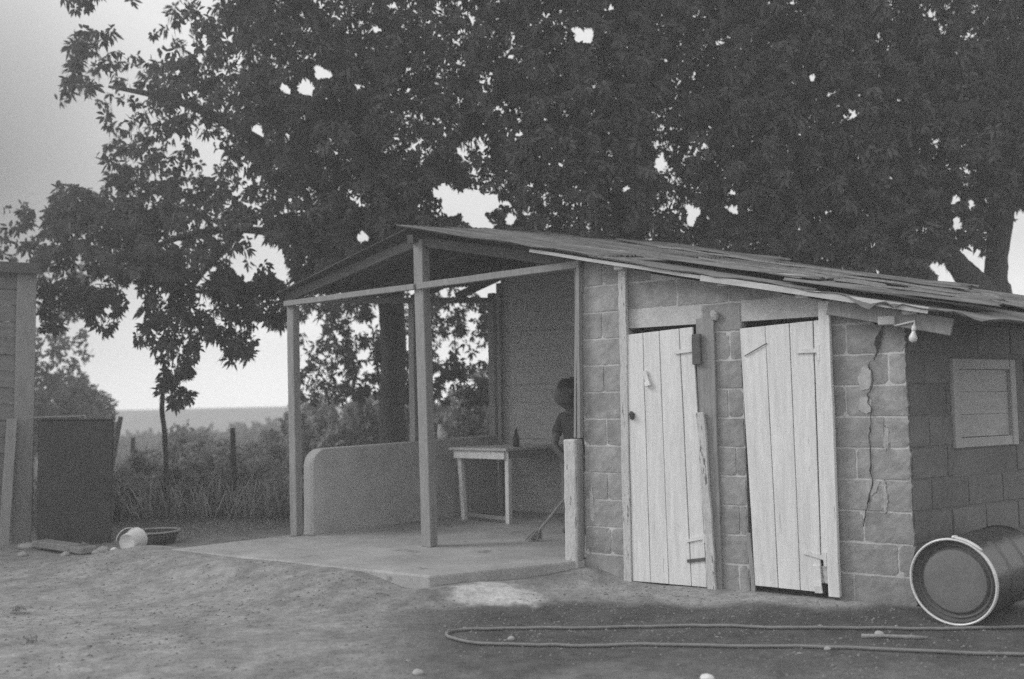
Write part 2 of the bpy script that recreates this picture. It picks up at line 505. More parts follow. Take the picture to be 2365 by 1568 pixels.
patch(pm, 2.185, 1.455, [(-.05, -.02), (-.025, -.085), (.02, -.08), (.04, -.01), (.035, .05), (.015, .075), (-.02, .055)])
patch(pm, 2.18, 1.275, [(-.045, -.03), (.0, -.06), (.035, -.04), (.04, .02), (.015, .055), (-.03, .045)])
patch(pm, 2.20, .745, [(-.04, .035), (-.03, -.02), (-.01, -.05), (.03, -.01), (.045, .045), (0, .06)])
for (cu, cz, w, h) in ((2.30, 1.06, .018, .085), (2.27, .69, .020, .09), (.152, .55, .018, .15)):
    patch(pm, cu, cz, ragged(w, h, 16, .3), -.003, .01)

# the long crack down the corner
ck = MB()
path = [(2.31, 1.80, .004), (2.303, 1.745, .012), (2.290, 1.72, .026), (2.279, 1.69, .036), (2.270, 1.655, .028), (2.268, 1.62, .013), (2.258, 1.59, .012), (2.245, 1.555, .006), (2.215, 1.55, .005), (2.212, 1.51, .007), (2.232, 1.49, .005),
        (2.238, 1.43, .006), (2.215, 1.365, .010), (2.20, 1.35, .006), (2.198, 1.30, .006), (2.215, 1.24, .005), (2.21, 1.15, .006), (2.195, 1.06, .005), (2.20, .96, .006), (2.193, .86, .010), (2.205, .78, .005),
        (2.18, .68, .012), (2.165, .62, .006), (2.15, .56, .008), (2.14, .50, .004)]
fine_ = []
for i in range(len(path)-1):
    for q_ in range(4):
        f_ = q_/4; j_ = .006 if q_ else 0
        fine_.append((path[i][0]+(path[i+1][0]-path[i][0])*f_ + random.uniform(-j_, j_), path[i][1]+(path[i+1][1]-path[i][1])*f_, (path[i][2]+(path[i+1][2]-path[i][2])*f_)*random.uniform(.6, 1.5)))
path = fine_ + [path[-1]]
for i in range(len(path)-1):
    (a, za, wa), (b, zb, wb) = path[i], path[i+1]
    q = len(ck.v)
    ck.v += [(a-wa/2, -.0095, za), (a+wa/2, -.0095, za), (b+wb/2, -.0095, zb), (b-wb/2, -.0095, zb)]
    ck.f.append((q, q+3, q+2, q+1))
ck.build('wall_crack', mat('crack_shadowless', .03, .05, 10, bump=0), house)

# --- end wall with its shuttered window (in the house's own axes, running back from the corner)
def ew(t, d): return (2.43 + QS[0]*t + QS[1]*d*.0 - d*(-QS[1])*1.0, QS[1]*t - QS[0]*d)   # t along, d outwards
def endtop(t):
    u, v = ew(t, 0); return roof_z(u, v) - .05
def end_map(t, v): return ew(t, -v)
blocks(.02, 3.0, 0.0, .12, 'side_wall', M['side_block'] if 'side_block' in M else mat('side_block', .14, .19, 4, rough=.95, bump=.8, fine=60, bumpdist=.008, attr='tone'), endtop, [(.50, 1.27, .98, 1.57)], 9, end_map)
mb = MB()
for (a, b, z0, z1) in ((.03, .50, -.1, None), (.50, 1.27, -.1, .98), (.50, 1.27, 1.57, None), (1.27, 3.0, -.1, None)):
    p = []
    for v in (-.011, -.10):
        pass
    c = [ew(a, -.011), ew(b, -.011), ew(b, -.10), ew(a, -.10)]
    tz = [z1 if z1 else endtop(a)-.01, z1 if z1 else endtop(b)-.01]
    mb.quadbox([(*c[0], z0), (*c[1], z0), (*c[2], z0), (*c[3], z0), (*c[0], tz[0]), (*c[1], tz[1]), (*c[2], tz[1]), (*c[3], tz[0])])
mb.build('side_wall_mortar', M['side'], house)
def ebox(mb, t0, t1, d0, d1, z0, z1):
    c = [ew(t0, d1), ew(t1, d1), ew(t1, d0), ew(t0, d0)]
    mb.quadbox([(*q, z0) for q in c] + [(*q, z1) for q in c])
win = MB(); ebox(win, .575, 1.20, -.06, -.022, 1.048, 1.498)
for k in range(3): ebox(win, .577, 1.198, -.021, -.010 + .002*(k % 2), 1.050+.15*k, 1.197+.15*k)
wo = win.build('window', M['shutter'], house)
fr = MB()
ebox(fr, .50, .572, -.08, .018, .98, 1.57); ebox(fr, 1.203, 1.27, -.08, .018, .98, 1.57)
ebox(fr, .5735, 1.2015, -.08, .014, 1.50, 1.569); ebox(fr, .5735, 1.2015, -.08, .012, .981, 1.045)
fr.build('window_frame', M['shutter'], wo, bevel=.004)

# --- rest of the block room and the veranda shell
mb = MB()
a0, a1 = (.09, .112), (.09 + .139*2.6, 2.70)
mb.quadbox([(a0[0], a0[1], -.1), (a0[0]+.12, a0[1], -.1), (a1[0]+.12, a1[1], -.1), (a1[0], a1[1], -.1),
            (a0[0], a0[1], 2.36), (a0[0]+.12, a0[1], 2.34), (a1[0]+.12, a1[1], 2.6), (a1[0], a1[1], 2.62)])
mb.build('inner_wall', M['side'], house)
bu0 = -3.0 + MV[0]*2.76
bw_ = MB()                                      # back wall of lapped planks
zz, k = .15, 0
while zz < 2.9:
    o_ = random.uniform(0, .010)
    e1 = 3.2
    t0 = min(zz+.205, roof_z(bu0, 2.7)-.05); t1 = min(zz+.205, roof_z(e1, 2.7)-.05)
    if t1 > zz + .02:
        bw_.quadbox([(bu0+.1, 2.70+o_, zz), (e1, 2.70+o_, zz), (e1, 2.745, zz), (bu0+.1, 2.745, zz),
                     (bu0+.1, 2.712+o_, t0-.006), (e1, 2.712+o_, t1-.006), (e1, 2.745, t1-.006), (bu0+.1, 2.745, t0-.006)])
    elif t0 > zz + .02:
        ee = .0
        bw_.quadbox([(bu0+.1, 2.70+o_, zz), (ee, 2.70+o_, zz), (ee, 2.745, zz), (bu0+.1, 2.745, zz),
                     (bu0+.1, 2.712+o_, t0-.006), (ee, 2.712+o_, min(t0, roof_z(ee, 2.7)-.05)-.006), (ee, 2.745, min(t0, roof_z(ee, 2.7)-.05)-.006), (bu0+.1, 2.745, t0-.006)])
    zz += .2; k += 1
bw_.quadbox([(bu0+.1, 2.746, .15), (3.2, 2.746, .15), (3.2, 2.77, .15), (bu0+.1, 2.77, .15), (bu0+.1, 2.746, roof_z(bu0, 2.7)-.02), (3.2, 2.746, roof_z(3.2, 2.7)-.02), (3.2, 2.77, roof_z(3.2, 2.7)-.02), (bu0+.1, 2.77, roof_z(bu0, 2.7)-.02)])
bw_.build('back_wall', M['plank'], house)

hwl = MB()                                      # low cement parapet on the veranda's left, rounded at its front end
def mvp(t, d): return (-3.0 + MV[0]*t + MV[1]*d, MV[1]*t - MV[0]*d)
prof = [(.15, 0.0)] + [(.15, .78)] + [(.15 + .16*(1-math.cos(a)), .78 + .16*math.sin(a)) for a in np.linspace(0, math.pi/2, 8)][1:] + [(1.2, .955), (2.70, .985), (2.70, 0.0)]
b = len(hwl.v)
for (t, z) in prof: hwl.v.append((*mvp(t, .07), z + .0))
for (t, z) in prof: hwl.v.append((*mvp(t, -.07), z + .0))
n_ = len(prof)
hwl.f.append(tuple(range(n_))); hwl.f.append(tuple(n_+i for i in reversed(range(n_))))
for i in range(n_): hwl.f.append((i, (i+1) % n_, n_+(i+1) % n_, n_+i))
hwl.build('parapet', M['render'], house, bevel=.012, seg=2)

# slab: reaches out in front of the posts
sb = MB()
poly = [(-3.32, -1.12), (-.50, -1.13), (.085, -.02), (.085, 2.69), (-3.0+MV[0]*2.8-.1, 2.76), (-3.07, .08)]
nP = len(poly)
for (u, v) in poly: sb.v.append((u, v, .15))
for (u, v) in poly: sb.v.append((u, v, -.12))
sb.f.append(tuple(range(nP))); sb.f.append(tuple(nP+i for i in reversed(range(nP))))
for i in range(nP): sb.f.append((i, nP+i, nP+(i+1) % nP, (i+1) % nP))
sb.build('floor_slab', M['slab'], house, bevel=.014, seg=2)
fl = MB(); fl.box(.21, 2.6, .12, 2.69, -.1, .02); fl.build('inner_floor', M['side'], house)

# posts, beam and rafters of the veranda
def post(u0, v0, z0, u1, v1, z1, w, d, m='post', name='post'):
    mb = MB(); mb.beam((u0, v0, z0), (u1, v1, z1), w, d, (0, 1, 0), 6, .003)
    return mb.build(name, M[m], house, bevel=.005)
post(-2.995, .02, .15, -3.04, .02, 2.285, .085, .085)
post(-1.42, .02, .15, -1.48, .02, 2.74, .10, .10)
post(*mvp(1.50, 0), .96, *mvp(1.50, 0), 2.42, .075, .075)
post(*mvp(2.72, 0), .98, *mvp(2.72, 0), 2.60, .085, .085)
post(mvp(2.72, 0)[0]+.13, 2.64, .15, mvp(2.72, 0)[0]+.13, 2.64, 2.7, .05, .05, 'wood')
bm1 = MB(); bm1.beam((-3.08, -.045, 2.305), (-1.50, -.045, 2.335), .035, .05, (0, 0, 1), 6, .002); bm1.build('beam', M['post'], house, bevel=.004)
bm2 = MB(); bm2.beam((-1.47, -.045, 2.335), (.12, -.045, 2.375), .035, .055, (0, 0, 1), 6, .002); bm2.build('beam', M['post'], house, bevel=.004)
bm3 = MB(); bm3.beam((*mvp(.05, 0), 2.34), (*mvp(2.75, 0), 2.52), .06, .06, (0, 0, 1), 4, .002); bm3.build('beam', M['wood'], house)
for (p0, p1) in (((-1.53, .0, 2.72), (-3.10, .0, 2.36)), ((-1.43, .0, 2.72), (.12, .0, 2.38))):
    mb = MB(); mb.beam(p0, p1, .05, .085, (0, 0, 1), 5, .002); mb.build('rafter', M['wood_mid'], house, bevel=.004)
for vv in (.95, 1.85, 2.65):
    for (ua, ub) in ((-1.5, -3.1), (-1.5, 3.0)):
        za = roof_z(-1.5, vv) - .07
        zb = za - .29*1.6 if ub < -2 else roof_z(ub, vv) - .07
        mb = MB(); mb.beam((ua + (.001 if ub > 0 else -.001), vv, za), (ub, vv, zb), .05, .08, (0, 0, 1), 2, .001); mb.build('rafter', M['wood_dark'], house)
mb = MB(); mb.beam((-1.5, -.10, roof_z(-1.5, -.1)-.075), (-1.5, 3.0, roof_z(-1.5, 3.0)-.075), .06, .07); mb.build('ridge_beam', M['wood_dark'], house)
# purlins whose sawn ends show under the eave
for u in (.50, 1.30, 1.84, 2.50):
    mb = MB(); z = roof_z(u, 0) - .052
    mb.beam((u, -.145, z - .002), (u, 2.95, z + .115*3.1), .085 if u != .5 else .075, .038, (0, 0, 1))
    mb.build('purlin', M['batten'], house, bevel=.003)
# stub pillar and door jamb at the end of the front wall
pl = MB()
pp = [(-.055, .15), (.012, .05)]
pl.beam((.010, -.02, .0), (.016, -.02, 1.05), .105, .13, (0, 1, 0), 12, .004)
pl.build('stub_pillar', M['paint_old'], house, bevel=.014, seg=2)
jb = MB(); jb.beam((.066, -.03, .15), (.072, -.03, 1.02), .022, .05, (0, 1, 0), 4, .002); jb.beam((.083, -.03, 1.06), (.103, -.03, 2.36), .024, .05, (0, 1, 0), 4, .002)
jb.build('jamb', M['post'], house)
jb = MB(); jb.beam((.028, .0, 1.06), (.070, .0, 2.35), .018, .04, (0, 1, 0), 4, .002); jb.build('jamb', M['post'], house)
jb = MB(); jb.beam((.10, -.012, 2.36), (.10, -.012, 2.16), .05, .03, (0, 1, 0)); jb.build('jamb_block', M['post'], house)

# doors
def door(quad, fracs, seed, cut=None):
    (tl, tr, bl, br) = quad
    r = random.Random(seed); mb = MB()
    for i in range(len(fracs)-1):
        f0, f1 = fracs[i], fracs[i+1]
        g = .0022 + r.uniform(0, .0016)
        T = lambda f: (tl[0]+(tr[0]-tl[0])*f, tl[1]+(tr[1]-tl[1])*f)
        B = lambda f: (bl[0]+(br[0]-bl[0])*f, bl[1]+(br[1]-bl[1])*f)
        d = r.uniform(-.004, .004)
        p = [B(f0), B(f1), T(f1), T(f0)]
        zz = cut[1] if cut and cut[0] == i else None
        n = 8; b = len(mb.v)
        for k in range(n+1):
            s = k/n
            if zz is not None: s = zz + (1-zz)*s
            ul = p[0][0]+(p[3][0]-p[0][0])*s + g; zl = p[0][1]+(p[3][1]-p[0][1])*s
            ur = p[1][0]+(p[2][0]-p[1][0])*s - g; zr = p[1][1]+(p[2][1]-p[1][1])*s
            w = r.uniform(-.0012, .0012)
            dd = d + .0015*math.sin(s*5+seed+i)
            mb.v += [(ul+w, -.040+dd, zl), (ur+w, -.040+dd, zr), (ur+w, -.016+dd, zr), (ul+w, -.016+dd, zl)]
        for k in range(n):
            for q in range(4): mb.f.append((b+4*k+q, b+4*k+(q+1) % 4, b+4*k+4+(q+1) % 4, b+4*k+4+q))
        e = b+4*n; mb.f += [(b+3, b+2, b+1, b), (e, e+1, e+2, e+3)]
    return mb
d1 = door(((.50, 1.815), (1.025, 1.842), (.495, .03), (1.075, .035)), [0, .25, .50, .80, 1], 1).build('door', M['paint'], house, bevel=.002)
tag(d1, 'left plank door sagging on its leaning hinge board')
d2 = door(((1.365, 1.81), (1.94, 1.835), (1.415, .075), (1.925, .07)), [0, .32, .61, .885, 1], 2, cut=(3, .13)).build('door', M['paint'], house, bevel=.002)
tag(d2, 'right plank door with its bottom corner broken off')
mb = MB(); mb.beam((1.845, -.046, .065), (1.835, -.046, .24), .048, .018, (0, 1, 0), 4, .004); mb.build('broken_board', M['paint'], d2)
mb = MB(); mb.beam((1.885, -.030, .13), (1.89, -.030, .235), .055, .014, (0, 1, 0), 4, .004); mb.build('broken_board', M['paint_old'], d2)
# door furniture
def strap(mb, u0, z0, u1, z1, v=-.050, w=.026): mb.beam((u0, v, z0), (u1, v, z1), .008, w, (0, 0, 1))
h = MB(); strap(h, .885, 1.668, 1.04, 1.682); h.build('hinge', M['paint'], d1)
h = MB(); strap(h, .93, .345, 1.06, .375, w=.022); h.beam((1.065, -.052, .40), (1.065, -.052, .34), .014, .012, (0, 1, 0)); h.build('hinge', M['paint'], d1)
h = MB(); strap(h, .935, .205, 1.07, .228, w=.022); h.build('hinge', M['wood_dark'], d1)
h = MB(); strap(h, 1.76, 1.635, 1.90, 1.635); h.beam((1.906, -.056, 1.67), (1.906, -.056, 1.57), .018, .014, (0, 1, 0)); h.build('hinge', M['paint'], d2)
h = MB(); strap(h, 1.755, .325, 1.90, .29); h.beam((1.90, -.054, .33), (1.90, -.054, .24), .02, .014, (0, 1, 0)); h.build('hinge', M['paint'], d2)
h = MB(); h.blob((.535, -.052, 1.225), (.022, .014, .03), 10, .25, seed=4); h.tube([(.535, -.06, 1.24), (.545, -.075, 1.22), (.54, -.062, 1.19)], .004, 6); h.build('latch', M['tank'], d1)
h = MB(); h.beam((.645, -.052, 1.545), (.665, -.056, 1.46), .03, .012, (0, 1, 0)); h.beam((.665, -.056, 1.465), (.672, -.060, 1.435), .042, .02, (0, 1, 0)); h.build('turn_button', M['paint'], d1)
h = MB(); h.beam((1.40, -.0445, 1.62), (1.56, -.0445, 1.70), .004, .006, (0, 0, 1)); h.build('brace_groove', M['wood_dark'], d2)
# door posts
def board(name, m, p0, p1, w, d, v=-.05, seg=8, jit=.003, parent=house, bevel=.004):
    mb = MB(); mb.beam((p0[0], v, p0[1]), (p1[0], v, p1[1]), w, d, (0, 1, 0), seg, jit)
    return mb.build(name, M[m], parent, bevel=bevel)
board('door_post', 'paint_old', (.462, .02), (.475, 2.30), .062, .04, -.03)
board('door_post', 'paint', (1.952, .05), (1.955, 1.955), .072, .045, -.045)
tag(board('door_post', 'paint_old', (1.118, -.01), (1.068, 1.24), .062, .03, -.048, 9, .005), 'short leaning hinge board with a split top')
board('door_post', 'wood', (1.108, .02), (1.112, 1.90), .135, .028, -.015, 6, .003)
mb = MB(); mb.beam((1.055, -.055, 1.575), (1.058, -.055, 1.79), .066, .03, (0, 1, 0), 3, .003); mb.build('hinge_block', M['wood_dark'], house, bevel=.005)
mb = MB(); mb.blob((1.18, -.03, 1.915), (.03, .02, .035), 10, .3, seed=5); mb.build('mortar_lump', M['plaster'], house)
board('door_post', 'post', (1.40, .02), (1.375, .42), .03, .02, -.012, 4, .003)

# eave battens, broken where they meet, and the loose board at the corner
mb = MB(); mb.beam((-.25, -.165, roof_z(-.25, -.165)-.016), (1.22, -.165, roof_z(1.22, -.165)-.020), .018, .024, (0, 0, 1), 6, .002); mb.build('eave_batten', M['batten'], house)
mb = MB(); mb.beam((1.16, -.185, roof_z(1.16, -.185)-.022), (2.62, -.185, roof_z(2.62, -.185)-.010), .02, .040, (0, 0, 1), 6, .002); mb.build('eave_batten', M['batten'], house)
mb = MB(); mb.beam((1.99, -.085, 1.915), (2.735, -.085, 1.735), .03, .105, (0, 0, 1), 4, .002); mb.build('eave_board', M['wood'], house, bevel=.004)
mb = MB(); mb.beam((2.355, -.12, 1.80), (2.355, .10, 1.80), .10, .055, (0, 0, 1)); mb.build('wall_plate', M['batten'], house, bevel=.004)

# --- roof: lapped corrugated sheets
def sheet(u0, u1, v0, v1, zf, lift, name='roof_sheet', rag=.0, rot=0.0, seed=0, m='zinc', warp=0.0, torn=0.0):
    r = random.Random(seed); mb = MB()
    nv = max(4, int((v1-v0)/.019)); nu = 34 if torn > .02 else 10
    cu, cv = (u0+u1)/2, (v0+v1)/2
    ph = r.uniform(0, 6)
    ragoff = [r.uniform(-1, 1) for _ in range(nv+1)]
    for i in range(nu+1):
        for j in range(nv+1):
            v = v0 + (v1-v0)*j/nv
            u = u0 + (u1-u0)*i/nu
            if rag and i >= nu-1: u += rag*(ragoff[j]*.5 + .7*math.sin(j*.35+ph))*(1 if i == nu else .4)
            tz = 0
            if torn and j <= 2 and i > 2:
                q_ = max(0, math.sin(i*(2.1 if nu == 10 else .55)+seed)+r.uniform(-.9, .9))*(1, .6, .25)[j]
                v -= torn*q_*.5; tz = -torn*q_
            du, dv = u-cu, v-cv
            uu = cu + du*math.cos(rot) - dv*math.sin(rot); vv = cv + du*math.sin(rot) + dv*math.cos(rot)
            z = zf(uu, vv) + lift + tz + .009*math.sin(2*math.pi*v/.076) + warp*math.sin(i*.9+ph)*math.sin(j*.12+ph*2)
            mb.v.append((uu, vv, z))
    for i in range(nu):
        for j in range(nv):
            q = i*(nv+1)+j; mb.f.append((q, q+nv+1, q+nv+2, q+1))
    o = mb.build(name, M[m], house, smooth=True)
    sm = o.modifiers.new('thick', 'SOLIDIFY'); sm.thickness = .004
    return o
def left_z(u, v): return roof_z(-1.55, v) + .27*(u + 1.55)
k = 0
vlist = np.linspace(-.20, 2.35, 5)
for j, v0 in enumerate(vlist):
    for i, (ua, ub) in enumerate(((-1.56, .42), (.28, 1.95), (1.80, 3.45))):
        sheet(ua, ub + random.uniform(-.08, .08), v0 + random.uniform(-.012, .012), v0+.68, roof_z, .014*(2-i)+.007*(j % 2), rag=.05 if i == 2 else .012, rot=random.uniform(-.01, .01), seed=k, warp=.004 if i < 2 else .009, torn=.028 if (i == 2 and j == 0) else (.012 if j == 0 else 0)); k += 1
    sheet(-3.20 + random.uniform(-.04, .04), -1.50, v0+(.10 if j == 0 else 0), v0+.68, left_z, .012+.007*(j % 2), seed=k, warp=.004, m='zinc_dark'); k += 1
# loose, lifted sheets and boards lying on top
sheet(.55, 1.95, .05, .60, lambda u, v: roof_z(u, v)+.02+.02*(u-.5), .035, rot=-.10, seed=50, rag=.03, warp=.010, name='loose_roof_sheet')
sheet(1.70, 2.95, -.10, .45, lambda u, v: roof_z(u, v)+.015+.025*(u-1.7), .035, rot=.05, seed=51, rag=.06, warp=.014, name='loose_roof_sheet')
sheet(1.2, 2.6, 1.0, 1.7, lambda u, v: roof_z(u, v)+.02+.03*(u-1.2), .03, rot=.04, seed=52, rag=.05, warp=.014, name='loose_roof_sheet')
sheet(2.3, 3.4, .5, 1.2, lambda u, v: roof_z(u, v)+.03, .03, rot=-.06, seed=53, rag=.07, warp=.016, name='loose_roof_sheet')
sheet(-.6, .9, 1.9, 2.6, lambda u, v: roof_z(u, v)+.03, .03, rot=.05, seed=54, rag=.05, warp=.012, name='loose_roof_sheet')
for (ua, va, ub, vb) in ((.95, .30, 2.25, .36), (2.0, .05, 3.1, .2), (1.6, .75, 2.9, .70), (.2, 1.2, 1.9, 1.35)):
    mb = MB(); mb.beam((ua, va, roof_z(ua, va)+.085), (ub, vb, roof_z(ub, vb)+.075), .06, .014, (0, 0, 1), 8, .006); mb.build('loose_board', M['wood'], house)

# ------------------------------------------------------------------ things in and around the veranda
def hrot(p): return hw(*p)
# bulb under the eave
bp = hw(2.525, -.14, 1.755)
BS = .72
t = thing('light_bulb', 'bare white light bulb hanging below the eave at the corner of the block wall', 'light bulb', tuple(bp), -HA)
mb = MB(); mb.lathe([(.0, 0), (.018, .0), (.02, -.035), (.016, -.045), (0, -.046)], (0, 0, 0), (.12, 0, .99), 16); mb.v = [tuple(c*BS for c in q) for q in mb.v]; mb.build('socket', M['white'], t, smooth=True)
mb = MB(); mb.lathe([(0, -.041), (.014, -.042), (.018, -.06), (.032, -.09), (.036, -.108), (.03, -.13), (.016, -.142), (0, -.146)], (0, 0, 0), (.12, 0, .99), 20); mb.v = [tuple(c*BS for c in q) for q in mb.v]; mb.build('bulb', M['glass'], t, smooth=True)
mb = MB(); mb.tube([(0, 0, 0), (.0, .02, .03), (-.06, .03, .02), (-.12, .04, .01), (-.15, .05, .04)], .007, 6); mb.build('cable', M['white'], t)

# table
T1, T2 = on_ground(1172, 1210, .15), on_ground(1065, 1200, .15)
e1 = np.array([T2[0]-T1[0], T2[1]-T1[1]]); Lw = np.linalg.norm(e1); e1 /= Lw
ang = math.atan2(e1[1], e1[0])                # local x runs along the short end, local y along the long side (to the right and back)
t = thing('table', 'rough pale wooden table with splayed legs standing on the veranda floor', 'table', (T1[0], T1[1], .15), ang)
def TL(x, y, z): return (x, y, z)
LY = -1.25
mb = MB(); mb.box(-.05, Lw+.12, LY-.05, .06, .715, .742, .003); mb.build('tabletop', M['batten'], t, bevel=.004)
mb = MB(); mb.box(.005, Lw+.07, .005, .03, .635, .713); mb.build('apron', M['paint'], t)
mb = MB(); mb.box(-.028, -.004, LY, .0, .645, .712); mb.build('apron', M['wood'], t)
for (x0, y0, x1, y1) in ((0, 0, 0, 0), (Lw+.06, -.03, Lw-.03, .0), (0, LY+.04, 0, LY), (Lw+.05, LY+.04, Lw, LY)):
    mb = MB(); mb.beam((x0, y0-.02, .72 if (x0, y0) != (0, 0) else .712), (x1, y1-.02, 0), .05, .05, (0, 1, 0), 3, .001); mb.build('leg', M['paint'], t, bevel=.003)
mb = MB(); mb.beam((.03, -.02, .05), (Lw-.05, -.02, .06), .02, .035); mb.build('stretcher', M['wood'], t)

# pale bag standing on the parapet
bp = hw(*mvp(1.90, 0), .955); bp[2] = .97
t = thing('paper_bag', 'small crumpled white bag standing on the veranda parapet behind the middle post', 'bag', tuple(bp), .3)
mb = MB(); b = 0
for (z, rx, ry, ox) in ((0, .055, .04, 0), (.05, .06, .045, .004), (.10, .045, .035, -.01), (.15, .022, .02, -.018), (.165, .03, .012, -.02)):
    for kk in range(10):
        a_ = 2*math.pi*kk/10
        mb.v.append((ox+rx*math.cos(a_)*random.uniform(.85, 1.1), ry*math.sin(a_)*random.uniform(.85, 1.1), z))
for i in range(4):
    for kk in range(10): mb.f.append((i*10+kk, i*10+(kk+1) % 10, (i+1)*10+(kk+1) % 10, (i+1)*10+kk))
mb.f.append(tuple(range(10))[::-1])
mb.build('bag', M['white'], t, smooth=True)

# bottle on the table
tp = Matrix.Rotation(ang, 3, 'Z') @ Vector((.1, -.25, 0)) + Vector((T1[0], T1[1], .15+.745))
t = thing('bottle', 'small dark bottle standing on the veranda table', 'bottle', tuple(tp))
mb = MB(); mb.lathe([(0, 0), (.032, 0), (.033, .10), (.015, .14), (.013, .18), (0, .18)], (0, 0, 0), (0, 0, 1), 16); mb.build('glass_body', M['tank'], t, smooth=True)
mb = MB(); mb.lathe([(0, .202), (.015, .202), (.015, .1805), (0, .1805)], (0, 0, 0), (0, 0, 1), 12); mb.build('cap', M['grey'], t)

# ------------------------------------------------------------------ person sweeping in the shade
def skin(name, V, E, Rd, m, parent, sub=2, root=0):
    me = bpy.data.meshes.new(name); me.from_pydata(V, E, []); o = bpy.data.objects.new(name, me); col.objects.link(o)
    o.parent = parent
    s = o.modifiers.new('skin', 'SKIN'); s.use_smooth_shade = True
    sv = me.skin_vertices[0].data
    for i, r_ in enumerate(Rd):
        sv[i].radius = r_ if hasattr(r_, '__len__') else (r_, r_)
        sv[i].use_root = (i == root)
    d = o.modifiers.new('sub', 'SUBSURF'); d.levels = d.render_levels = sub
    me.materials.append(m)
    return o
person = thing('person', 'person in a dark shirt standing with bowed head in the shade beside the veranda table', 'person', (.57, 9.06, .15), R(-30))
V, E, Rd = [], [], []
def sv(p, r, link=None):
    V.append(p); Rd.append(r)
    if link is not None: E.append((link, len(V)-1))
    return len(V)-1
pel = sv((0, 0, .70), (.11, .085))
wa = sv((-.005, 0, .82), (.105, .075), pel); ch = sv((-.01, -.02, .98), (.125, .085), wa); nb = sv((-.015, -.035, 1.09), (.06, .05), ch)
nk = sv((-.035, -.06, 1.145), .042, nb)
h1 = sv((-.055, -.095, 1.19), (.075, .085), nk); h2 = sv((-.065, -.115, 1.265), (.095, .112), h1); h3 = sv((-.07, -.110, 1.335), (.088, .10), h2)
nose = sv((-.085, -.222, 1.245), .012, h2)
for sx in (-1, 1):
    er = sv((-.065+sx*.088, -.095, 1.265), .016, h2)
    hp_ = sv((sx*.075, 0, .66), .075, pel); kn = sv((sx*.085, -.025, .37), .052, hp_); an = sv((sx*.085, .02, .07), .036, kn); to = sv((sx*.10, -.10, .028), .028, an)
HB = {}
hand_l, hand_r = np.array((.235, -.235, .62)), np.array((.175, -.262, .52))
for sx, hand in ((1, hand_l), (-1, hand_r)):
    sh = sv((sx*.135-.01, -.02, 1.045), .048, ch)
    el_ = sv((.22, -.03, .80) if sx > 0 else (-.15, -.16, .80), .036, sh)
    wr = sv(tuple(hand + np.array((-.02 if sx > 0 else -.06, .055, .03))), .024, el_)
    pm_ = sv(tuple(hand + np.array((-.012, .026, .005))), (.030, .018), wr)
    for q in range(4):                          # fingers bent round the handle
        z = .026 - .017*q
        f1 = sv(tuple(hand + np.array((-.022, .000, z))), .0085, pm_)
        f2 = sv(tuple(hand + np.array((-.012, -.024, z-.004))), .008, f1)
        f3 = sv(tuple(hand + np.array((.014, -.022 + .002*q, z-.007))), .007, f2)
    th = sv(tuple(hand + np.array((.016, .020, .02))), .010, pm_); sv(tuple(hand + np.array((.024, -.004, .03))), .008, th)
skin('body', V, E, Rd, M['skin'], person)
V, E, Rd = [], [], []
a0_ = sv((0, 0, .68), (.128, .10)); a1_ = sv((-.005, 0, .82), (.125, .093), a0_); a2_ = sv((-.01, -.02, .98), (.142, .10), a1_); a3_ = sv((-.014, -.033, 1.075), (.075, .062), a2_)
for sx, e_ in ((1, (.20, -.028, .86)), (-1, (-.152, -.12, .86))):
    s_ = sv((sx*.14-.01, -.02, 1.045), .060, a2_); sv(e_, .050, s_)
skin('shirt', V, E, Rd, M['shirt'], person)
V, E, Rd = [], [], []
a0_ = sv((0, 0, .71), (.125, .098))
for sx in (-1, 1):
    a1_ = sv((sx*.075, 0, .64), .088, a0_); a2_ = sv((sx*.085, -.025, .37), .066, a1_); sv((sx*.085, .015, .10), .058, a2_)
skin('trousers', V, E, Rd, M['trousers'], person)
mb = MB(); mb.blob((-.060, -.062, 1.312), (.090, .088, .088), 18, .06, seed=3); mb.blob((-.045, -.028, 1.25), (.074, .05, .07), 14, .07, seed=4); mb.blob((-.02, -.03, 1.385), (.03, .03, .03), 10, .2, seed=5)
mb.build('hair', M['hair'], person, smooth=True)
for sx in (-1, 1):
    mb = MB(); mb.blob((-.068+sx*.03, -.203, 1.268), (.012, .006, .008), 8, 0); mb.build('eye', M['grey'], person, smooth=True)
mb = MB(); mb.blob((-.072, -.192, 1.208), (.022, .008, .007), 8, 0); mb.build('mouth', M['hair'], person, smooth=True)

def pw(p):                                       # person-local to world
    return Matrix.Rotation(R(-30), 3, 'Z') @ Vector(p) + Vector((.57, 9.06, .15))
hl, hr = pw(hand_l), pw(hand_r)
bot = Vector((.17, 8.62, .20)); dirn = ((hl+hr)/2 - bot).normalized()
t = thing('broom', 'long-handled broom held by the person in the dark shirt', 'broom', tuple(bot))
mb = MB(); mb.tube([(0, 0, 0), tuple(dirn*1.25)], .011, 10); mb.build('handle', M['straw'], t)
mb = MB()
for i in range(70):
    a_ = random.uniform(0, 6.28); q = random.uniform(0, 1)
    x_, y_ = .06*q*math.cos(a_), .03*q*math.sin(a_)
    mb.tube([(x_*.4+dirn.x*.05, y_*.4+dirn.y*.05, .05), (x_*1.5-.02, y_*1.5, -.045+random.uniform(0, .02))], .003, 4)
mb.build('bristles', M['straw'], t)
t = tag(MB().tube([on_ground(1254, 1200, .15), hw(-.62, 1.55, .60), hw(-.55, 1.62, .905)], .009, 8).build('leaning_stick', M['post']), 'thin stick leaning against the veranda table beside the person', 'stick')

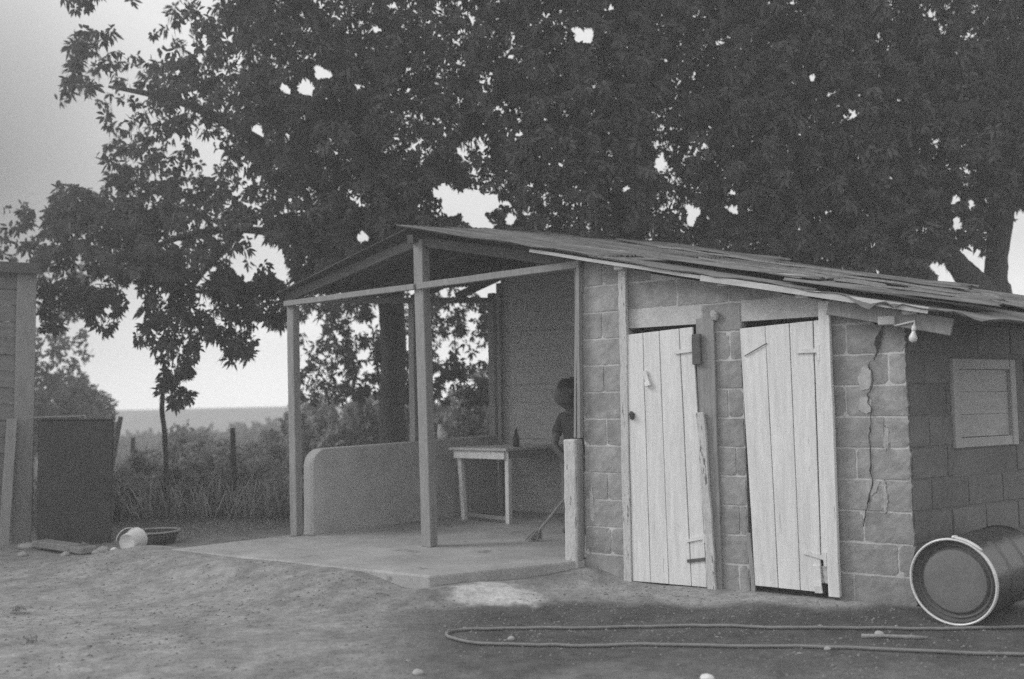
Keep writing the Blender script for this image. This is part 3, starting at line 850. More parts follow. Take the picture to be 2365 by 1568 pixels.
# ------------------------------------------------------------------ drum
dc = np.array([2.505, 5.80, .255]); dax = np.array([math.cos(R(46)), math.sin(R(46)), 0.0])
t = thing('oil_drum', 'dark steel drum lying on its side in front of the end wall', 'drum', (dc[0], dc[1], float(ground_z(np.array(dc[0]), np.array(dc[1])))-.004))
DS = .95
o0 = (0, 0, .263)
mb = MB()
pr = [(.240, .012)]
for k_ in range(46):
    x_ = .02 + .86*k_/45
    r_ = .246 + (.009*math.exp(-((x_-.30)/.016)**2) + .009*math.exp(-((x_-.58)/.016)**2))
    pr.append((r_, x_))
pr += [(.254, .885), (.247, .895), (.236, .88), (0, .88)]
mb.lathe(pr, o0, dax, 72); mb.build('body', M['drum'], t, smooth=True)
mb = MB(); mb.lathe([(.246, .010), (.236, .030), (.230, .044), (.224, .046), (.220, .036), (.214, .034), (.209, .044), (.204, .052), (.199, .052), (.195, .040), (.190, .036), (.187, .034)], o0, dax, 72); ld = mb.build('lid', M['groove'], t, smooth=True)
mb = MB(); mb.lathe([(.1865, .0345), (.180, .032), (.10, .028), (0, .027)], o0, dax, 72); mb.build('lid_panel', M['drumlid'], ld, smooth=True)
mb = MB(); mb.lathe([(.247, -.004), (.253, -.008), (.258, -.007), (.262, .004), (.260, .018), (.254, .0215), (.248, .012)], o0, dax, 72, closed=True); rg = mb.build('clamp_ring', M['ring'], t, smooth=True)
mb = MB()
t.scale = (DS, DS, DS)
side = Vector(dax).cross(Vector((0, 0, 1))).normalized()
def rp(deg, r_, al): a_ = R(deg); v_ = Vector(o0) + Vector(dax)*al + (side*math.sin(a_) + Vector((0, 0, 1))*math.cos(a_))*r_; return tuple(v_)
mb.tube([rp(d_, .267+.004*(d_ > 36), .0) for d_ in range(2, 46, 4)], .007, 8)
mb.tube([rp(d_, .269, .014) for d_ in range(4, 40, 4)], .006, 8)
mb.blob(rp(5, .270, .004), (.022, .012, .012), 8, .1)
mb.build('latch_lever', M['ring'], t, smooth=True)

# ------------------------------------------------------------------ hose and stick on the ground
def gl(x, y, up_=.012): return (x, y, float(ground_z(np.array(x), np.array(y))) + up_)
hp = [(3.5, 5.80), (2.9, 5.72), (2.37, 5.70), (1.9, 5.76), (1.5, 5.80), (1.25, 5.90), (1.04, 5.97), (.8, 5.975), (.53, 5.965), (.2, 5.985), (-.11, 6.0), (-.28, 5.985), (-.37, 5.94), (-.405, 5.87), (-.40, 5.80), (-.36, 5.73), (-.23, 5.64), (0, 5.585), (.25, 5.55), (.72, 5.49), (1.17, 5.41), (1.81, 5.27), (2.55, 5.11), (3.4, 4.95)]
def smooth_path(p, n=8):
    out = []
    for i in range(len(p)-1):
        p0, p1, p2, p3 = [np.array(p[max(0, min(len(p)-1, i+k_))]) for k_ in (-1, 0, 1, 2)]
        for k_ in range(n):
            s_ = k_/n
            out.append(.5*((2*p1)+(-p0+p2)*s_+(2*p0-5*p1+4*p2-p3)*s_**2+(-p0+3*p1-3*p2+p3)*s_**3))
    return out + [np.array(p[-1])]
hs = smooth_path(hp)
tag(MB().tube([gl(x, y, .012) for x, y in hs], .0092, 8).build('garden_hose', M['rubber'], smooth=True), 'long grey rubber hose looped across the dark ground', 'hose')
sk = [(1.885, 5.55), (2.0, 5.54), (2.12, 5.51), (2.225, 5.50)]
tag(MB().tube([gl(x, y, .010) for x, y in sk], [.012, .010, .011, .007], 7, wob=.1).build('stick', M['wood'], smooth=True), 'short dry stick lying between the hose and the drum', 'stick')

# ------------------------------------------------------------------ left: shed, tank, odds and ends
sx1, sy = -4.985, 10.41
t = thing('wooden_shed', 'grey plank shed with a pale corner board at the edge of the yard', 'shed', (sx1, sy, 0), R(31))
mb = MB(); zz = .24
while zz < 2.78:
    o_ = random.uniform(0, .008)
    mb.quadbox([(-3.0, .03+o_-.018, zz), (-.19, .03+o_-.018, zz), (-.19, .06, zz), (-3.0, .06, zz), (-3.0, .03+o_, zz+.165), (-.19, .03+o_, zz+.165), (-.19, .06, zz+.165), (-3.0, .06, zz+.165)])
    zz += .17
mb.build('wall', M['shed'], t)
mb = MB(); mb.box(-.03, -.005, .07, 3.0, .1, 2.8); mb.build('wall', M['wood'], t)
mb = MB(); mb.beam((-.115, .0, -.05), (-.10, .0, 2.80), .185, .05, (0, 1, 0), 6, .003); mb.build('corner_board', M['post'], t, bevel=.005)
mb = MB(); mb.box(-3.0, -.2, -.02, .10, .15, .235, .004); mb.build('sill', M['post'], t)
mb = MB(); mb.box(-3.2, .015, -.12, 3.2, 2.83, 2.87, .004); mb.build('roof', M['wood_dark'], t)
mb = MB(); mb.box(-3.2, .02, -.145, -.1225, 2.77, 2.88, .002); mb.build('fascia', M['wood_dark'], t)
tag(MB().beam((-5.16, 10.15, .0), (-5.135, 10.235, 1.27), .11, .025, (0, 1, 0), 5, .004).build('plank', M['post'], bevel=.003), 'weathered plank leaning against the shed wall', 'plank')
t = thing('steel_tank', 'tall dark box-shaped steel tank standing beside the shed', 'tank', (-4.52, 10.33, 0), R(24))
mb = MB(); mb.quadbox([(-.35, -.30, 0), (.335, -.30, 0), (.335, .30, 0), (-.35, .30, 0), (-.35, -.30, 1.25), (.35, -.30, 1.235), (.35, .30, 1.235), (-.35, .30, 1.25)]); mb.build('shell', M['tank'], t, bevel=.018, seg=2)
mb = MB(); mb.quadbox([(-.355, -.31, 1.252), (.358, -.31, 1.237), (.358, .31, 1.237), (-.355, .31, 1.252), (-.355, -.31, 1.266), (.358, -.31, 1.251), (.358, .31, 1.251), (-.355, .31, 1.266)]); mb.build('lid', M['tank'], t, bevel=.004)
a_, b_ = at(70, 968, 10.15), at(200, 961, 10.15)
tag(MB().tube([(a_[0], a_[1], 1.276), (b_[0]-.1, b_[1], 1.282), (b_[0]-.02, b_[1], 1.288), (b_[0], b_[1]-.02, 1.272), (b_[0]+.005, b_[1]-.05, 1.258)], .012, 8).build('pole', M['post'], smooth=True), 'pale crooked pole lying on top of the dark tank', 'pole')

bk = on_ground(283, 1282, .02)
t = thing('bucket', 'white plastic bucket lying on its side near the tank', 'bucket', (bk[0], bk[1]+.1, .03), R(12)); t.scale = (.76, .76, .76)
bax = (.42, 1, .10)
mb = MB(); mb.lathe([(0, .006), (.095, .006), (.100, .0), (.106, .004), (.128, .20), (.142, .205), (.143, .222), (.130, .226), (.120, .19), (0, .03)], (0, 0, .115), bax, 36); mb.build('shell', M['white'], t, smooth=True)
mb = MB(); mb.tube([(.145*math.cos(a_), .13 + .05*math.sin(a_), .125+.150*math.sin(a_)) for a_ in np.linspace(.0, math.pi, 16)], .005, 6); mb.build('handle', M['white'], t, smooth=True)
bs = on_ground(340, 1262, .0)
t = thing('basin', 'shallow dark basin with a pale rim standing behind the white bucket', 'basin', (bs[0], bs[1]+.2, .0))
mb = MB(); mb.lathe([(0, .01), (.19, .0), (.235, .12), (.225, .12), (.18, .02), (0, .03)], (0, 0, 0), (0, 0, 1), 32); mb.build('shell', M['tank'], t, smooth=True)
mb = MB(); mb.lathe([(.225, .121), (.245, .121), (.247, .134), (.228, .136)], (0, 0, 0), (0, 0, 1), 32, closed=True); mb.build('rim', M['plaster'], t, smooth=True)
p0, p1 = on_ground(92, 1258, .04), on_ground(205, 1272, .04)
tag(MB().beam((p0[0], p0[1], .06), (p1[0], p1[1], .05), .16, .06, (0, 0, 1), 4, .004).build('plank', M['wood'], bevel=.006), 'thick grey plank lying on the soil below the dark tank', 'plank')

def rock(px, py, r, label, seed, m='stone'):
    g = on_ground(px, py, 0.02)
    z = float(ground_z(np.array(g[0]), np.array(g[1])))
    rr = random.Random(seed)
    o = MB().blob((0, 0, 0), (r*rr.uniform(.9, 1.3), r*rr.uniform(.8, 1.1), r*rr.uniform(.5, .7)), 9, .22, seed=seed).build('stone', M[m], smooth=False)
    o.location = (g[0], g[1], z + r*.25); o.rotation_euler = (0, 0, rr.uniform(0, 6))
    sub = o.modifiers.new('sub', 'SUBSURF'); sub.levels = sub.render_levels = 1
    return tag(o, label, 'stone', 'loose stones in the yard')
rock(238, 1274, .075, 'pale stone touching the left side of the white bucket', 1)
rock(222, 1280, .05, 'small pale stone between the thick plank and the white bucket', 11)
rock(262, 1290, .035, 'tiny pale stone in front of the white bucket', 12, 'white')
rock(62, 1262, .08, 'grey stone at the foot of the shed corner board', 2)
rock(52, 1278, .06, 'small pale stone on the soil just in front of the shed', 3)
rock(150, 1280, .05, 'small stone in front of the thick grey plank', 4)
rock(1632, 1561, .035, 'white stone at the bottom edge of the photo below the left door', 5, 'white')
rock(2030, 1460, .028, 'pale pebble beside the hose left of the drum', 6)
rock(1910, 1494, .022, 'small pale pebble lying against the front run of hose', 7)
rock(965, 1546, .035, 'flat grey stone on the dark soil near the bottom middle', 8)
rock(985, 1348, .09, 'large stone wedged under the corner of the veranda slab', 9)
rock(1180, 1462, .025, 'pale chip of stone inside the loop of the hose', 10)

# ------------------------------------------------------------------ foliage
LEAF = np.array([(0, 0), (.30, .85), (.62, .90), (1.0, 0), (.62, -.90), (.30, -.85)])     # along, across (times half width)
def leaves_mesh(base, direction, side, length, width, curl, tone, name, m, parent=None, label=None):
    n = len(base)
    nrm = np.cross(direction, side)
    P = np.empty((n, 6, 3))
    for i, (a_, c_) in enumerate(LEAF):
        P[:, i] = base + direction*(a_*length)[:, None] + side*(c_*width/2)[:, None] - nrm*(abs(c_)*-.25*width/2)[:, None]
        P[:, i, 2] -= curl*length*a_*a_
    me = bpy.data.meshes.new(name)
    idx = np.arange(n*6).reshape(n, 6)
    faces = np.concatenate([idx[:, [0, 1, 2, 3]], idx[:, [0, 3, 4, 5]]], 0)
    fast_mesh(me, P.reshape(-1, 3), faces)
    at_ = me.attributes.new('tone', 'FLOAT', 'POINT'); at_.data.foreach_set('value', np.repeat(tone, 6).astype(np.float32))
    me.materials.append(m)
    o = bpy.data.objects.new(name, me); col.objects.link(o)
    if parent: o.parent = parent
    return o
def norm(v): return v/np.maximum(np.linalg.norm(v, axis=-1, keepdims=True), 1e-9)
def rosettes(centers, k, llen, lwid, droop=.35, rg=rng):
    """whorls of k leaves at each twig end"""
    n = len(centers)
    ax = norm(rg.normal(size=(n, 3))*np.array([1, 1, .6]) + np.array([0, 0, -.1]))
    h = norm(np.cross(ax, rg.normal(size=(n, 3)))); g = np.cross(ax, h)
    ph = (np.arange(k)*2*math.pi/k)[None] + rg.uniform(0, 6.3, (n, 1)) + rg.normal(0, .25, (n, k))
    be = rg.uniform(R(40), R(100), (n, k))
    d = (h[:, None]*np.cos(ph)[..., None] + g[:, None]*np.sin(ph)[..., None])*np.sin(be)[..., None] + ax[:, None]*np.cos(be)[..., None]
    d[..., 2] -= droop
    d = norm(d)
    s = norm(np.cross(d, ax[:, None] + rg.normal(0, .25, (n, k, 3))))
    base = centers[:, None] + d*.012 + ax[:, None]*rg.uniform(-.05, .03, (n, k, 1))
    L = llen*rg.uniform(.6, 1.15, (n, k))*rg.uniform(.7, 1.25, (n, 1)); W = lwid*rg.uniform(.8, 1.2, (n, k))
    tone = np.clip(rg.uniform(.0, 1.0, (n, 1))*.5 + rg.uniform(0, 1, (n, k))*.5, 0, 1)
    f = lambda a_: a_.reshape(n*k, *a_.shape[2:])
    return f(base), f(d), f(s), f(L), f(W), f(tone)
def inpoly(x, y, poly):
    c = np.zeros(x.shape, bool); j = len(poly)-1
    for i in range(len(poly)):
        xi, yi = poly[i]; xj, yj = poly[j]
        c ^= ((yi > y) != (yj > y)) & (x < (xj-xi)*(y-yi)/(yj-yi+1e-12) + xi)
        j = i
    return c
def fill(poly, n, d0, d1, rg=rng, lump=0.0):
    """twig ends spread through the crown volume that the outline bounds"""
    poly = np.array(poly, float); lo, hi = poly.min(0), poly.max(0)
    out = []
    while sum(map(len, out)) < n:
        q = rg.uniform(lo, hi, (n*2, 2))
        q = q[inpoly(q[:, 0], q[:, 1], poly)]
        if lump:
            q = q[rg.random(len(q)) < np.clip((fbm(q[:, 0]/lump, q[:, 1]/lump, 3)-.30)*3.2, .04, 1)]
        out.append(q)
    q = np.concatenate(out)[:n]
    dep = rg.uniform(d0, d1, n)
    r = _fw[None] + _rt[None]*((q[:, :1]-PW/2)/PF) - _up[None]*((q[:, 1:]-PH/2)/PF)
    return _C + r*(dep/r[:, 1])[:, None]
GAPS_E = [(1352, 82, 24, 22), (1335, 68, 14, 10), (745, 170, 22, 22), (706, 198, 22, 24), (592, 312, 20, 26), (660, 205, 10, 16), (1596, 490, 16, 26), (1588, 512, 12, 10), (1690, 484, 22, 9), (1526, 372, 12, 22),
          (1880, 180, 10, 8), (1965, 258, 9, 8), (2205, 462, 16, 18), (2245, 470, 12, 14), (2213, 508, 13, 16), (2048, 412, 9, 8), (2280, 85, 9, 9), (1445, 432, 8, 10), (1205, 312, 10, 8), (1290, 372, 7, 8),
          (835, 548, 15, 13), (875, 430, 8, 12), (455, 335, 22, 12), (480, 352, 16, 16), (372, 105, 9, 14), (330, 65, 20, 14), (400, 320, 12, 14), (600, 555, 13, 14), (650, 580, 8, 10), (555, 620, 16, 22), (575, 640, 12, 8),
          (410, 165, 8, 8), (1010, 440, 12, 10), (1160, 470, 16, 10), (1175, 505, 14, 12), (975, 545, 10, 14), (850, 345, 10, 12), (2020, 565, 9, 7), (2025, 622, 7, 9), (1690, 440, 9, 10), (1405, 20, 16, 10), (870, 60, 8, 8), (905, 8, 18, 8)]
GAPS_P = [[(1010, 430), (1035, 425), (1058, 442), (1090, 438), (1120, 447), (1150, 448), (1152, 475), (1125, 495), (1142, 530), (1095, 528), (1062, 496), (1035, 500), (1012, 470), (1000, 452)],
          [(2330, 545), (2345, 490), (2380, 460), (2440, 470), (2440, 700), (2318, 690)], [(2206, 578), (2240, 570), (2280, 606), (2268, 662), (2235, 640)], [(2148, 612), (2166, 600), (2196, 645), (2172, 652)]]
def keep(base, d, L):
    k_ = np.ones(len(base), bool)
    for f_ in (.25, .65):
        x, y = project(base + d*(L*f_)[:, None])
        x = x + 26*(fbm(x/17+3, y/17, 2)-.5); y = y + 26*(fbm(x/17+40, y/17+9, 2)-.5)
        for (cx, cy, rx, ry) in GAPS_E: k_ &= ((x-cx)/rx)**2 + ((y-cy)/ry)**2 > .8
        for p_ in GAPS_P: k_ &= ~inpoly(x, y, p_)
    return k_
def crown(name, parts, m, parent, llen=.106, lwid=.037, k=12, droop=.35):
    c = np.concatenate([fill(*p_) for p_ in parts])
    if name == 'crown' and parent.location.x < 0:       # thinner, lacier towards the outer left of the crown
        x, y = project(c)
        thin = sstep(820, 260, x)*.33 + .12*sstep(560, 680, y)*sstep(720, 600, x)
        clump = fbm(x/34+7, y/34+2, 3)
        c = c[rng.random(len(c)) > thin*np.clip((.62-clump)*6, .25, 1.5)]
    b_, d_, s_, L_, W_, t_ = rosettes(c, k, llen, lwid, droop)
    kk = keep(b_, d_, L_)
    o = leaves_mesh(b_[kk], d_[kk], s_[kk], L_[kk], W_[kk], .25, t_[kk], name, m)
    o.parent = parent; o.matrix_parent_inverse = Matrix.Translation(parent.location).inverted()
    return o
def limbs(name, paths, parent, m='bark', n=9):
    mb = MB()
    for pts, rads in paths:
        sp = smooth_path(pts, 6); rr = np.interp(np.linspace(0, 1, len(sp)), np.linspace(0, 1, len(rads)), rads)
        mb.tube(sp, list(rr), n, wob=.06)
    o = mb.build(name, M[m], parent, smooth=True); o.matrix_parent_inverse = Matrix.Translation(parent.location).inverted()
    return o

# left tree: trunk behind the veranda, crown over it and down to the left
ta = at(907, 990, 13.2)
treeA = thing('mango_tree', 'broad mango tree with its dark trunk behind the veranda and leaves hanging low at left', 'tree', (ta[0], ta[1], -.02))
A = lambda x, y, d: tuple(at(x, y, d))
trunk_paths = [([(ta[0]+.05, ta[1], -.1), A(905, 950, 13.2), A(908, 820, 13.2), A(903, 700, 13.2), A(895, 560, 13.2), A(870, 400, 13.0)], [.24, .17, .165, .175, .19, .16]),
               ([A(895, 560, 13.2), A(780, 460, 12.6), A(600, 330, 12.0), A(430, 240, 11.5), A(250, 200, 11.2)], [.13, .10, .08, .05, .015]),
               ([A(903, 660, 13.2), A(760, 570, 12.5), A(560, 530, 11.8), A(380, 560, 11.3), A(240, 650, 11.2)], [.10, .07, .045, .03, .01]),
               ([A(560, 530, 11.8), A(460, 640, 11.4), A(410, 740, 11.3), A(398, 850, 11.3)], [.045, .03, .02, .008]),
               ([A(895, 560, 13.2), A(1000, 380, 12.5), A(1150, 220, 12.0), A(1300, 60, 11.6)], [.14, .11, .08, .05]),
               ([A(870, 400, 13.0), A(800, 200, 12.5), A(700, 0, 12.0), A(620, -150, 11.6)], [.15, .11, .08, .04])]
limbs('trunk', trunk_paths, treeA)
UL = [(165, -380), (1500, -380), (1500, 540), (1290, 560), (1150, 610), (1000, 640), (870, 640), (760, 655), (690, 650), (600, 610), (520, 630), (430, 640), (330, 635), (260, 620), (180, 590), (130, 540), (115, 470), (135, 425), (190, 440), (245, 425), (262, 390), (232, 368), (245, 300), (215, 300), (205, 335), (185, 335), (160, 300), (140, 260), (125, 235), (115, 212), (150, 190), (160, 110), (180, 70), (215, 60)]
Aparts = [
    (UL, 6600, 9.6, 13.6, rng, 160),
    ([(560, -300), (1500, -300), (1500, 520), (1150, 590), (900, 620), (620, 560), (560, 250)], 4600, 9.6, 13.8),
    ([(620, 500), (1000, 470), (1010, 640), (690, 655)], 600, 10.8, 13.4),
    ([(120, 430), (260, 440), (420, 600), (640, 640), (560, 690), (450, 660), (340, 650), (290, 640), (270, 700), (250, 770), (205, 745), (190, 690), (130, 760), (92, 770), (92, 600)], 500, 10.6, 12.2, rng, 45),
    ([(200, 560), (275, 600), (285, 700), (250, 775), (205, 740)], 110, 10.8, 11.8),
    ([(330, 610), (460, 640), (470, 700), (455, 780), (445, 850), (440, 925), (400, 945), (370, 900), (372, 830), (345, 800), (300, 790), (330, 740), (320, 690)], 300, 10.8, 11.8),
    ([(470, 630), (700, 640), (672, 700), (648, 770), (600, 740), (575, 840), (525, 830), (500, 780), (455, 770)], 340, 10.8, 12.2, rng, 40),
    ([(690, 660), (1000, 640), (1130, 690), (1130, 930), (1010, 930), (870, 915), (690, 930)], 700, 13.6, 16.0, rng, 50),
    ([(-200, 420), (100, 470), (120, 600), (92, 640), (-200, 640)], 140, 11.0, 14.0, rng, 50),
    ([(150, -60), (212, -60), (212, 12), (180, 22), (150, 8)], 30, 10.6, 11.4),
]
crown('crown', Aparts, M['leaf'], treeA)

tb = at(2300, 700, 11.6)
treeB = thing('mango_tree', 'mango tree with a forked trunk rising behind the roof at the far right', 'tree', (tb[0], tb[1], -.02))
B_ = lambda x, y, d: tuple(at(x, y, d))
trunkB = [([(tb[0]-.02, tb[1], -.1), (tb[0]-.02, tb[1], 1.2), B_(2297, 690, 11.6), B_(2298, 640, 11.6), B_(2304, 560, 11.6), B_(2318, 440, 11.6), B_(2330, 300, 11.5), B_(2330, 100, 11.3)], [.32, .27, .20, .13, .125, .16, .15, .10]),
          ([B_(2300, 705, 11.6), B_(2250, 655, 11.5), B_(2210, 610, 11.4), B_(2185, 570, 11.3), B_(2140, 470, 11.1), B_(2050, 300, 10.8), B_(1950, 120, 10.6)], [.20, .16, .12, .10, .11, .09, .05]),
          ([B_(2140, 470, 11.1), B_(1990, 400, 10.9), B_(1800, 300, 10.7), B_(1650, 160, 10.6)], [.09, .07, .05, .02]),
          ([B_(2318, 450, 11.6), B_(2400, 400, 11.4), B_(2520, 300, 11.0)], [.08, .06, .03])]
limbs('trunk', trunkB, treeB)
Bparts = [
    ([(1420, -380), (2760, -380), (2760, 470), (2364, 470), (2330, 520), (2290, 590), (2240, 560), (2200, 590), (2180, 640), (2000, 640), (1850, 620), (1700, 590), (1500, 580), (1420, 560)], 8200, 9.8, 14.0, rng, 220),
    ([(1420, -300), (2560, -300), (2560, 440), (2330, 480), (2150, 640), (1900, 625), (1600, 590), (1420, 560)], 7000, 9.8, 14.0),
    ([(2340, 560), (2380, 540), (2400, 640), (2372, 640)], 8, 11.5, 12.5),
]
crown('crown', Bparts, M['leaf'], treeB)

# bushes and trees beyond the yard
def bush(name, c, size, n, m, label, cat, group=None, llen=.12, lwid=.05, lumps=7, trunk=None, seed=1, stems=4):
    rg = np.random.default_rng(seed)
    t = thing(name, label, cat, (c[0], c[1], c[2]), 0, group)
    lc = rg.normal(0, .42, (lumps, 3))*np.array(size); lc[:, 2] = np.abs(rg.uniform(.35, 1.0, lumps))*size[2]
    lr = rg.uniform(.28, .5, lumps)
    w = rg.integers(0, lumps, n)
    q = norm(rg.normal(size=(n, 3)))*(rg.random((n, 1))**.4)
    P = lc[w] + q*lr[w][:, None]*np.array(size)
    P[:, 2] = np.maximum(P[:, 2], .03)
    b_, d_, s_, L_, W_, t_ = rosettes(P, 6, llen, lwid, .15, rg)
    leaves_mesh(b_, d_, s_, L_, W_, .15, t_, 'crown', m, t)
    mb = MB()
    for k_ in range(stems):
        tip = lc[k_ % lumps]
        mb.tube([(rg.uniform(-.1, .1), rg.uniform(-.1, .1), -.15), (tip[0]*.4, tip[1]*.4, tip[2]*.5), tuple(tip)], [.03*size[2]**.5, .02*size[2]**.5, .006], 6)
    mb.build('trunk', M['bark'], t, smooth=True)
    return t
gz = lambda x, y: float(ground_z(np.array(float(x)), np.array(float(y))))
bt = at(170, 900, 22)
bush('tree', (bt[0]-.4, 22, gz(bt[0], 22)), (1.2, 1.2, 2.1), 1500, M['leaf3'], 'rounded bushy tree beyond the yard behind the dark tank', 'tree', 'trees beyond the yard', .16, .07, 10, seed=21)
bt = at(10, 560, 19)
bush('tree', (bt[0]-.3, 19, gz(bt[0], 19)), (1.4, 1.4, 3.6), 1700, M['leaf3'], 'tall tree rising behind the plank shed', 'tree', 'trees beyond the yard', .16, .07, 10, seed=22)
bt = at(650, 960, 20)
bush('tree', (bt[0]+.5, 20, gz(bt[0], 20)), (.8, 1.0, 1.15), 900, M['leaf2'], 'dark rounded bush beyond the yard left of the left veranda post', 'tree', 'trees beyond the yard', .15, .07, 8, seed=23)
for i, (px, d, w_, h_, lab) in enumerate(((780, 18.5, 1.0, 1.25, 'bush beyond the yard seen through the left bay of the veranda'), (950, 19, 1.0, 1.35, 'bush beyond the yard behind the trunk of the mango tree'), (1080, 19, 1.1, 1.45, 'bush beyond the yard seen through the veranda between middle post and plank wall'), (1230, 20, 1.2, 1.4, 'bush beyond the yard hidden mostly by the veranda plank wall'))):
    bt = at(px, 960, d)
    bush('bush', (bt[0], d, gz(bt[0], d)), (w_, 1.0, h_), 1000, M['leaf2'], lab, 'bush', 'bushes beyond the yard', .15, .07, 8, seed=30+i)
shr = [(300, 12.6, .5, .62, 'low shrub right beside the dark tank'), (350, 13.6, .6, .75, 'shrub behind the basin'), (430, 13.0, .6, .70, 'shrub below the hanging leaves'), (500, 14.2, .7, .85, 'shrub in the middle of the overgrown field edge'), (560, 13.2, .6, .72, 'shrub at the foot of the field fence post'), (620, 14.5, .7, .9, 'shrub just left of the left veranda post'), (655, 12.8, .5, .70, 'shrub touching the left veranda post'), (400, 16.0, .9, 1.0, 'wide shrub further out in the field behind the hanging leaves'), (540, 17.0, 1.0, 1.05, 'wide shrub further out in the field right of the thin sapling')]
for i, (px, d, w_, h_, lab) in enumerate(shr):
    bt = at(px, 1000, d)
    bush('shrub', (bt[0], d, gz(bt[0], d)), (w_*.8, .5, h_*.80), 260, M['leaf2'], lab, 'shrub', 'shrubs along the field edge', .13, .05, 6, seed=50+i, stems=5)
# thin sapling under the hanging leaves
s0 = at(384, 1100, 12.3)
t = thing('sapling', 'thin bare sapling stem standing under the hanging leaves', 'sapling', (s0[0], 12.3, gz(s0[0], 12.3)))
mb = MB(); pts = [np.array((s0[0], 12.3, -.1)), at(384, 1090, 12.3), at(380, 1000, 12.3), at(374, 935, 12.3), at(384, 850, 12.2)]
mb.tube([tuple(p_ - np.array(t.location)) for p_ in smooth_path(pts)], .030, 7, wob=.08); mb.build('stem', M['bark'], t, smooth=True)
# fence posts
for i, (xb, yb, xt, yt, d, lab) in enumerate(((258, 1060, 279, 962, 12.4, 'leaning grey fence post beside the dark tank'), (540, 1190, 537, 988, 12.8, 'upright dark fence post among the shrubs'), (300, 1160, 307, 1010, 13.5, 'thin fence post half hidden in the shrubs near the tank'), (698, 1020, 699, 950, 13.0, 'fence post with a white top seen behind the veranda parapet'))):
    p1_ = at(xt, yt, d); p0_ = at(xb, yb, d); dd_ = (p1_-p0_)/max(p1_[2]-p0_[2], .1)
    p0_ = p1_ - dd_*(p1_[2]+.1)
    t = thing('fence_post', lab, 'fence post', tuple(p0_), 0, 'old fence posts at the field edge')
    mb = MB(); q = p1_-p0_
    mb.tube([(0, 0, 0), tuple(q*.5+np.array((.01, 0, 0))), tuple(q)], [.045, .04, .032], 7, wob=.12); mb.build('stake', M['wood'] if i != 1 else M['bark'], t)
    if i == 3:
        mb = MB(); mb.blob(tuple(q+np.array((0, 0, .02))), (.045, .045, .08), 9, .1); mb.build('top', M['white'], t, smooth=True)
# grass: nobody could count it
def grass(name, n, xr, yr, h, label, cat, m, seed, w=.012):
    rg = np.random.default_rng(seed)
    x, y = rg.uniform(*xr, n), rg.uniform(*yr, n)
    u, v = to_house(x, y)
    ok = ~((u > -4.6) & (u < 5) & (v > -1.4) & (v < 3.2))
    ok &= rg.random(n) < np.clip(fbm(x*.8, y*.8)*2.2-.4, .1, 1)
    x, y = x[ok], y[ok]; n = len(x)
    b_ = np.stack([x, y, ground_z(x, y)-.02], -1)
    d_ = norm(np.stack([rg.normal(0, .2, n), rg.normal(0, .2, n), np.ones(n)], -1))
    s_ = norm(np.cross(d_, rg.normal(size=(n, 3))))
    o = leaves_mesh(b_, d_, s_, h*rg.uniform(.4, 1.2, n), np.full(n, w), .25, rg.random(n), name, m)
    return tag(o, label, cat, kind='stuff')
grass('tall_grass', 16000, (-9, 0), (11.8, 17), .70, 'tall dry grass and weeds growing along the field edge', 'grass', M['grassm'], 5, .014)
grass('short_grass', 14000, (-6, -1), (10.0, 12), .07, 'short grass between the yard and the field', 'grass', M['grassm'], 6, .010)
grass('field_grass', 26000, (-22, 8), (17, 40), .8, 'grass field stretching away beyond the yard', 'grass', M['grassm'], 8, .06)
# far wood
rg = np.random.default_rng(77); n = 9000
cx = rg.uniform(-42, 24, n); cy = rg.uniform(46, 62, n)
top = 2.0 + 1.6*fbm(cx*.28, cy*.08)
P = np.stack([cx, cy, -2.6 + rg.random(n)**.6*top], -1)
b_, d_, s_, L_, W_, t_ = rosettes(P, 5, .5, .28, .1, rg)
tag(leaves_mesh(b_, d_, s_, L_, W_, .1, t_, 'far_woods', M['leaf3']), 'distant line of trees below the hills', 'woods', kind='stuff')
# weeds in the yard
def weed(px, py, h, n, label, seed):
    g = on_ground(px, py, .02); rg = np.random.default_rng(seed)
    t = thing('weed', label, 'weed', (g[0], g[1], gz(g[0], g[1])), 0, 'weeds in the yard')
    b_ = rg.normal(0, .03, (n, 3)); b_[:, 2] = rg.uniform(0, h*.6, n)
    d_ = norm(rg.normal(size=(n, 3))*np.array([1, 1, .5]) + np.array([0, 0, .7])); s_ = norm(np.cross(d_, rg.normal(size=(n, 3))))
    leaves_mesh(b_, d_, s_, h*rg.uniform(.4, .9, n), np.full(n, .012), .3, rg.random(n), 'leaves', M['leaf2'], t)
weed(190, 1275, .13, 60, 'small leafy weed at the foot of the dark tank', 1)
weed(40, 1410, .075, 50, 'low weed on the open soil at the left edge', 2)
weed(72, 1478, .06, 40, 'low weed nearest the bottom left corner', 3)
weed(597, 1283, .08, 25, 'tiny weed at the left front edge of the slab', 4)
weed(500, 1277, .08, 30, 'tiny weed on the left end of the slab edge', 6)
weed(1345, 1300, .10, 40, 'weed in the angle between slab and block wall', 5)
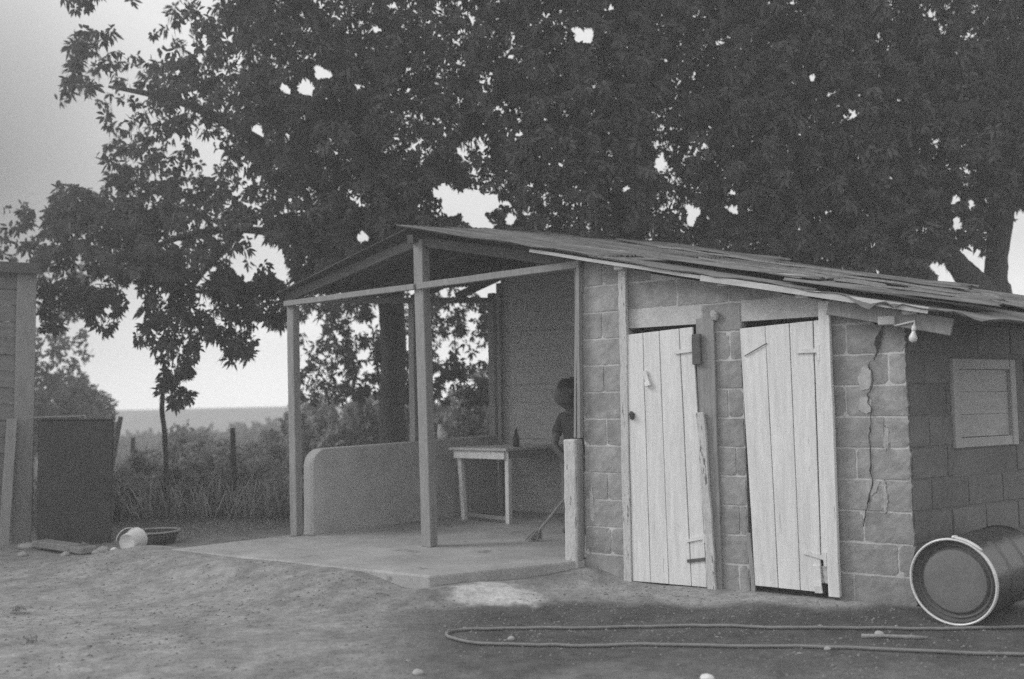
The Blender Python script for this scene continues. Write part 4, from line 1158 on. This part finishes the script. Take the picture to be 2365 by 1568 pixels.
# pebbles and dry leaves: stuff
def scatter(name, n, label, cat, m, smin, smax, flat, seed, xr=(-4.6, 4.0), yr=(4.4, 9.6), lump=True):
    rg = np.random.default_rng(seed)
    x, y = rg.uniform(*xr, n), rg.uniform(*yr, n)
    u, v = to_house(x, y)
    ok = ~((v > -.04) & (u > -3.4)) & ~((v > -1.2) & (u < .1) & (u > -4.3))
    if lump: ok &= rg.random(n) < np.clip((fbm(x*1.4, y*1.4)-.25)*2.4, .05, 1)
    x, y = x[ok], y[ok]; n = len(x)
    s_ = smin + (smax-smin)*rg.random(n)**3
    T = np.array([(1, 0, 0), (0, 1, 0), (-1, 0, 0), (0, -1, 0), (0, 0, 1), (0, 0, -1)], float)
    F = np.array([(0, 1, 4), (1, 2, 4), (2, 3, 4), (3, 0, 4), (1, 0, 5), (2, 1, 5), (3, 2, 5), (0, 3, 5)])
    P = T[None]*rg.uniform(.5, 1.3, (n, 6, 1))*np.array([1, 1, flat])
    a_ = rg.uniform(0, 6.3, n); ca, sa = np.cos(a_), np.sin(a_)
    P = np.stack([P[..., 0]*ca[:, None]-P[..., 1]*sa[:, None], P[..., 0]*sa[:, None]+P[..., 1]*ca[:, None], P[..., 2]], -1)*s_[:, None, None]
    P += np.stack([x, y, ground_z(x, y)], -1)[:, None]
    me = bpy.data.meshes.new(name)
    fast_mesh(me, P.reshape(-1, 3), (F[None] + (np.arange(n)*6)[:, None, None]).reshape(-1, 3))
    me.materials.append(m)
    o = bpy.data.objects.new(name, me); col.objects.link(o)
    return tag(o, label, cat, kind='stuff')
scatter('gravel', 26000, 'small pebbles and clods strewn over the bare soil', 'gravel', mat('gravel', .11, .26, 30, bump=0), .003, .015, .6, 3)
scatter('leaf_litter', 260, 'dry leaf scraps lying on the ground', 'leaf litter', M['litter'], .008, .032, .12, 4)

# ------------------------------------------------------------------ haze
hz_ = MB().box(-150, 150, -80, 150, -6.5, 10.5).build('haze', bpy.data.materials.new('haze'))
hm = hz_.data.materials[0]; hm.use_nodes = True
ht = hm.node_tree; ht.nodes.remove(ht.nodes['Principled BSDF'])
pv = ht.nodes.new('ShaderNodeVolumePrincipled')
pv.inputs['Color'].default_value = (.95, .95, .95, 1); pv.inputs['Density'].default_value = .0105  # density raised beyond the far fade to lift dark tones near by
ht.links.new(pv.outputs[0], ht.nodes['Material Output'].inputs['Volume'])
tag(hz_, 'pale haze over the far fields, thickened to lift the dark tones of the yard', 'haze', kind='stuff')
